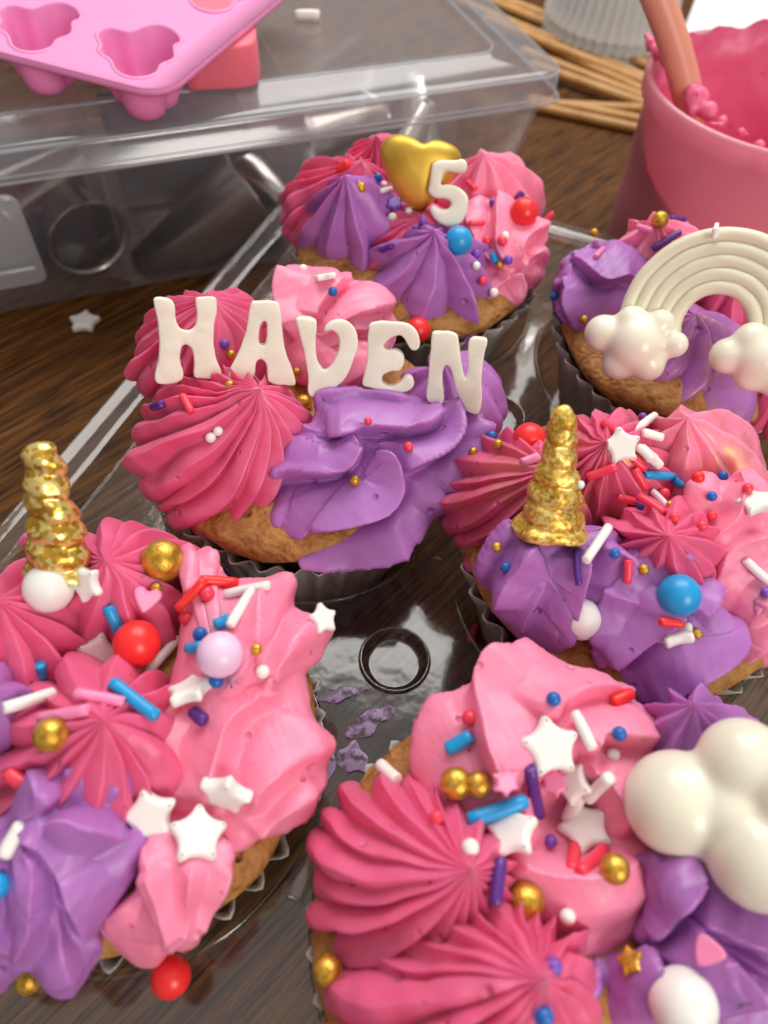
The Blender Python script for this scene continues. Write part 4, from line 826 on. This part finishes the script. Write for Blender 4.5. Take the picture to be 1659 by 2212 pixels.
# steel piping tips lying inside
def tipmesh(c, ax, L, r0, r1):
    pr = [(r0+.08, 0), (r0+.08, .12), (r0, .16), (r1, L), (r1-.07, L), (r0-.08, .16), (r0-.02, 0), (r0+.08, 0)]
    return lathe(pr, 36, c, ax)
def tip(c, ax, L, r0, r1, label):
    V, F = tipmesh(c, ax, L, r0, r1); mk('piping_tip', V, F, M['steel'], label=label, cat='piping tip', group='steel piping tips in the box')
def ipx(x, y, d): return onplane(x, y, bl(0, d, 0), np.append(-SB, 0))
q = ipx(208, 560, 2.2); q[2] = max(q[2], 1.6); tip(q, unit(np.append(SB*.9+SA*.25, .12)), 3.2, 1.45, .7, 'steel piping tip with its dark wide mouth facing the box front')
q0 = ipx(548, 425, 3.4); tip(q0, unit(np.append(SA*.95-SB*.15, -.42)), 5.2, 1.75, 1.0, 'large shiny steel piping tip lying on its side in the box')
tip(bl(5.0, 3.6, 1.0), unit((.3, .2, 1)), 3.4, .95, .3, 'upright steel piping tip in the right end of the box')
tip(bl(3.2, 5.2, 1.0), unit((-.2, .1, 1)), 3.2, 1.0, .4, 'steel piping tip under the right lid panel')
tip(bl(7.2, 7.5, 1.1), unit((.8, .3, .4)), 3.4, 1.1, .4, 'steel piping tip tilted near the rear divider')
tip(bl(20.0, 4.4, 2.0), unit((.5, .6, .35)), 3.4, 1.2, .5, 'steel piping tip behind the milky latch')
# ------------------------------------------------------------------ silicone moulds on the lid
ZM = 8.0; MC = at(352, 203, ZM); e1 = unit(at(0, 112, ZM)-MC); e2 = unit(at(512, 0, ZM)-MC); e2 = unit(e2-e1*np.dot(e1, e2))
def mo(a, b, z): return MC+e1*a+e2*b+np.array([0, 0, z-ZM])
def m2(x, y): p = at(x, y, ZM)-MC; return (np.dot(p, e1), np.dot(p, e2))
bow = [m2(.3637*a, .3637*b) for a, b in [(560,200),(600,165),(680,160),(760,185),(790,175),(860,145),(960,140),(1050,175),(1095,230),(1085,260),(1040,270),(1060,330),(1040,365),(960,390),(955,430),(900,465),(810,478),(720,460),(660,410),(650,360),(590,330),(565,290),(590,270),(560,220)]]
bow = ccw(chaikin(bow, 2)); bc = bow.mean(0)
mould = thing('silicone_mould', mo(4, 4, 6.4), 'bright pink silicone mould with winged hollows lying on the box lid', 'mould')
d1 = np.array(m2(78, 52))-bc; d2 = np.array(m2(455, -25))-bc
hol = [bow, bow+d1, bow+d2, bow+d1+d2, bow+2*d1]
hol = [h for h in hol]
mo_out = ccw(rrect(-.0, 12.0, -.0, 9.5, .9, 8))
v, f = triangulate([mo_out]+hol[:4]); top = [mo(a, b, ZM) for a, b in v]
S = []
for ins, z in ((0, 0), (-.04, -.05), (-.04, -.16), (0, -.22), (.3, -.22)): S += [mo(a, b, ZM+z) for a, b in inset(mo_out, ins)]
weld(mk('sheet', *join((top, f), (S, grid(5, len(mo_out)))), M['silic'], mould))
for k, h in enumerate(hol[:4]):
    c = h.mean(0); V = []; dp = 1.0 if k < 2 else .4
    prof = [(1, 0), (.985, -.05), (.96, -.5), (.92, -1.0), (.82, -1.32), (.62, -1.52), (.35, -1.6), (.02, -1.62)]
    for s, z in prof: V += [mo(*(c+(h-c)*s), ZM+z) for h_ in [0] for h in h] if False else [mo(c[0]+(p[0]-c[0])*s, c[1]+(p[1]-c[1])*s, ZM+z*dp) for p in h]
    o = mk('hollow', V, grid(len(prof), len(h)), M['silic'], mould); solid(o, .1).modifiers['solid'].offset = -1
cz = 6.45; cl = [at(x, y, cz)[:2] for x, y in ((372, 200), (470, 197), (540, 192), (560, 182), (566, 160), (556, 110), (520, 10), (495, -60), (430, -60))]
V, F = slab2d([ccw(chaikin(cl, 2))], 1.3, .1); V = V*np.array([1, 1, 1.0])
for v in V: v[:2] = v[:2]-(v[:2]-np.array(cl[1]))*.03*v[2]
weld(mk('coral_mould', V+np.array([0, 0, cz]), F, M['coral'], label='coral pink silicone block under the bright pink mould', cat='mould'))
v, f = rodv(1.0, 3.4); P = at(664, 32, 6.5); v = np.array(v)*.13; mk('strand_sprinkle', P+v[:, [0]]*CR+v[:, [1]]*CU+v[:, [2]]*UPV, f, CA['white'], label='white sugar strand lying on the box lid', cat='sprinkle', group=G['rod'])
# ------------------------------------------------------------------ pink frosting tub
TC = np.array([8.95, 18.75, 0.0]); tub = thing('frosting_tub', TC, 'pink smeared plastic tub of frosting with a spoon in it', 'tub')
prof = [(0, .15), (3.9, .15), (4.0, .35), (4.12, 3), (4.25, 6.1), (4.5, 6.3), (4.55, 6.85), (4.45, 7.0), (4.3, 6.9), (4.2, 6.2), (4.0, 3), (3.85, .4), (0, .3)]
V, F = lathe(prof, 96, TC); mk('wall', V, F, M['bucket'], tub)
rs = np.random.RandomState(9)
def coat(r, h, t, i):
    back = .5+.5*math.sin(t-.15)
    lip = .25*math.sin(3*t+1)+.18*math.sin(7*t+2)+.12*math.sin(15*t)
    h = 1.2+(h-3.1)*(.25+.75*back**.6)*1.45
    if h > 5: h += lip*(.35+.8*back)
    return (r*(1+.012*math.sin(9*t+h)), h)
prof = spl([(0, 3.2), (2.0, 3.1), (3.2, 3.5), (3.8, 4.4), (3.95, 5.6), (4.0, 6.6), (4.08, 7.0), (4.15, 7.25)], 40)
V, F = lathe(prof, 140, TC, mod=coat); V = wob(V, 1.5, .10, 3); V = wob(V, 5, .05, 4); M['tubfrost'] = cream('tub_buttercream', 'ec7299', 'e2628a'); mk('frosting', V, F, M['tubfrost'], tub)
_rs = np.random.RandomState(4); _sp = []
for x, y, z, r in ((1470, 150, 6.9, .34), (1485, 185, 6.7, .4), (1505, 215, 6.6, .42), (1530, 240, 6.6, .32), (1560, 262, 6.7, .2), (1445, 130, 7.0, .3), (1425, 112, 7.1, .28), (1405, 92, 7.2, .2), (1600, 285, 6.75, .16), (1640, 315, 6.8, .2)):
    _sp.append((at(x, y, z), r))
    for q in range(3): _sp.append((at(x+_rs.normal()*14, y+_rs.normal()*10, z+_rs.normal()*.12), r*_rs.uniform(.35, .7)))
blob('frosting_smear', _sp, M['tubfrost'], .08, 9, tub)
H0, H1 = at(1500, 265, 5.6), at(1395, -70, 9.6)
V, F = tube(spl([H0, H0*.5+H1*.5+np.array([.08, 0, .1]), H1], 16), .50, 18); mk('spoon_handle', V, F, M['handle'], label='peach plastic spoon handle leaning in the pink tub', cat='spoon')
# ------------------------------------------------------------------ skewers, liners, board
SK = [((995, -25), (1420, 150), .5), ((985, 0), (1420, 180), .5), ((1010, -30), (1430, 130), .9), ((1050, 40), (1430, 195), .9), ((1100, 60), (1425, 215), .5), ((1130, 110), (1430, 228), .25), ((1150, 140), (1420, 236), .6), ((1150, 225), (1430, 238), .3), ((1140, 228), (1440, 292), .25), ((1145, 215), (1430, 268), .25)]
hints = ['rearmost of the bundle', 'second from the back of the bundle', 'on top at the back of the bundle', 'on top in the middle of the bundle', 'in the middle of the bundle', 'low in the middle of the bundle',
         'above the crossing ones', 'lying almost level across the bundle', 'nearest the cupcakes', 'second nearest the cupcakes']
for (a, b, z), h in zip(SK, hints):
    A, B = at(*a, z*.5+.1), at(*b, z*.5+.1); d = unit(B-A); P = [A-d*.3, A, A+(B-A)*.5, B, B+d*2.0, B+d*2.6]
    V, F = tube(P, [.02, .25, .25, .25, .25, .2], 12); mk('bamboo_skewer', V, F, M['skew'], label='bamboo skewer beside the tub, '+h, cat='skewer', group='bamboo skewers on the table')
for k, h in enumerate(('lowest', 'middle', 'topmost')):
    npl = 40; c = np.array([1.0, 38.0, .05+.55*k]); 
    def fl(r, hh, t, i): u = (t*npl/(2*math.pi)) % 1; return (r+(.0 if hh > 3.6 else .13)*(abs(2*u-1)*2-1), hh)
    V, F = lathe([(3.75, 0), (3.4, .8), (3.05, 2.6), (2.85, 3.4), (2.7, 3.65), (0, 3.7)], npl*4, c, mod=fl)
    (mk('cupcake_liner', V, F, M['liner'], label='white fluted paper cupcake liner, %s of the upturned stack' % h, cat='cupcake liner', group='stack of white cupcake liners'))
V, F = boxm((22, 58, .12), (17, 0, 0), (0, 20, 0), (0, 0, .1)); bevel(mk('white_board', V, F, M['paper'], smooth=False, label='white board lying on the table behind the pink tub', cat='board'), .05)
M['case'] = mat('dark_plum_plastic', '33222f', .35, var=(60, '2a2033', .6))
for (s0, d0, z0, sx, sy, sz, h) in ((20.5, 6.0, 1.3, 3.3, 2.6, 1.15, 'behind the milky latch'), (13.0, 8.9, 1.4, 2.8, 1.9, 1.3, 'behind the rear divider')):
    V, F = boxm(bl(s0, d0, z0), np.append(SA*sx, 0), np.append(SB*sy, 0), (0, 0, sz)); bevel(mk('small_case', V, F, M['case'], smooth=False, label='dark plum plastic case inside the storage box '+h, cat='case', group='dark cases in the box'), .2, 3)
for (s0, d0, ax, L, r0, r1, h) in ((10.8, 5.0, (.6, -.4, .2), 3.0, 1.0, .35, 'under the bright pink mould'), (6.6, 2.6, (-.7, -.5, .15), 3.2, .9, .3, 'near the front right divider'), (4.2, 9.0, (.2, .8, .3), 3.2, 1.1, .5, 'at the back right of the box')):
    tip(bl(s0, d0, 1.15), unit(ax), L, r0, r1, 'small steel piping tip '+h)
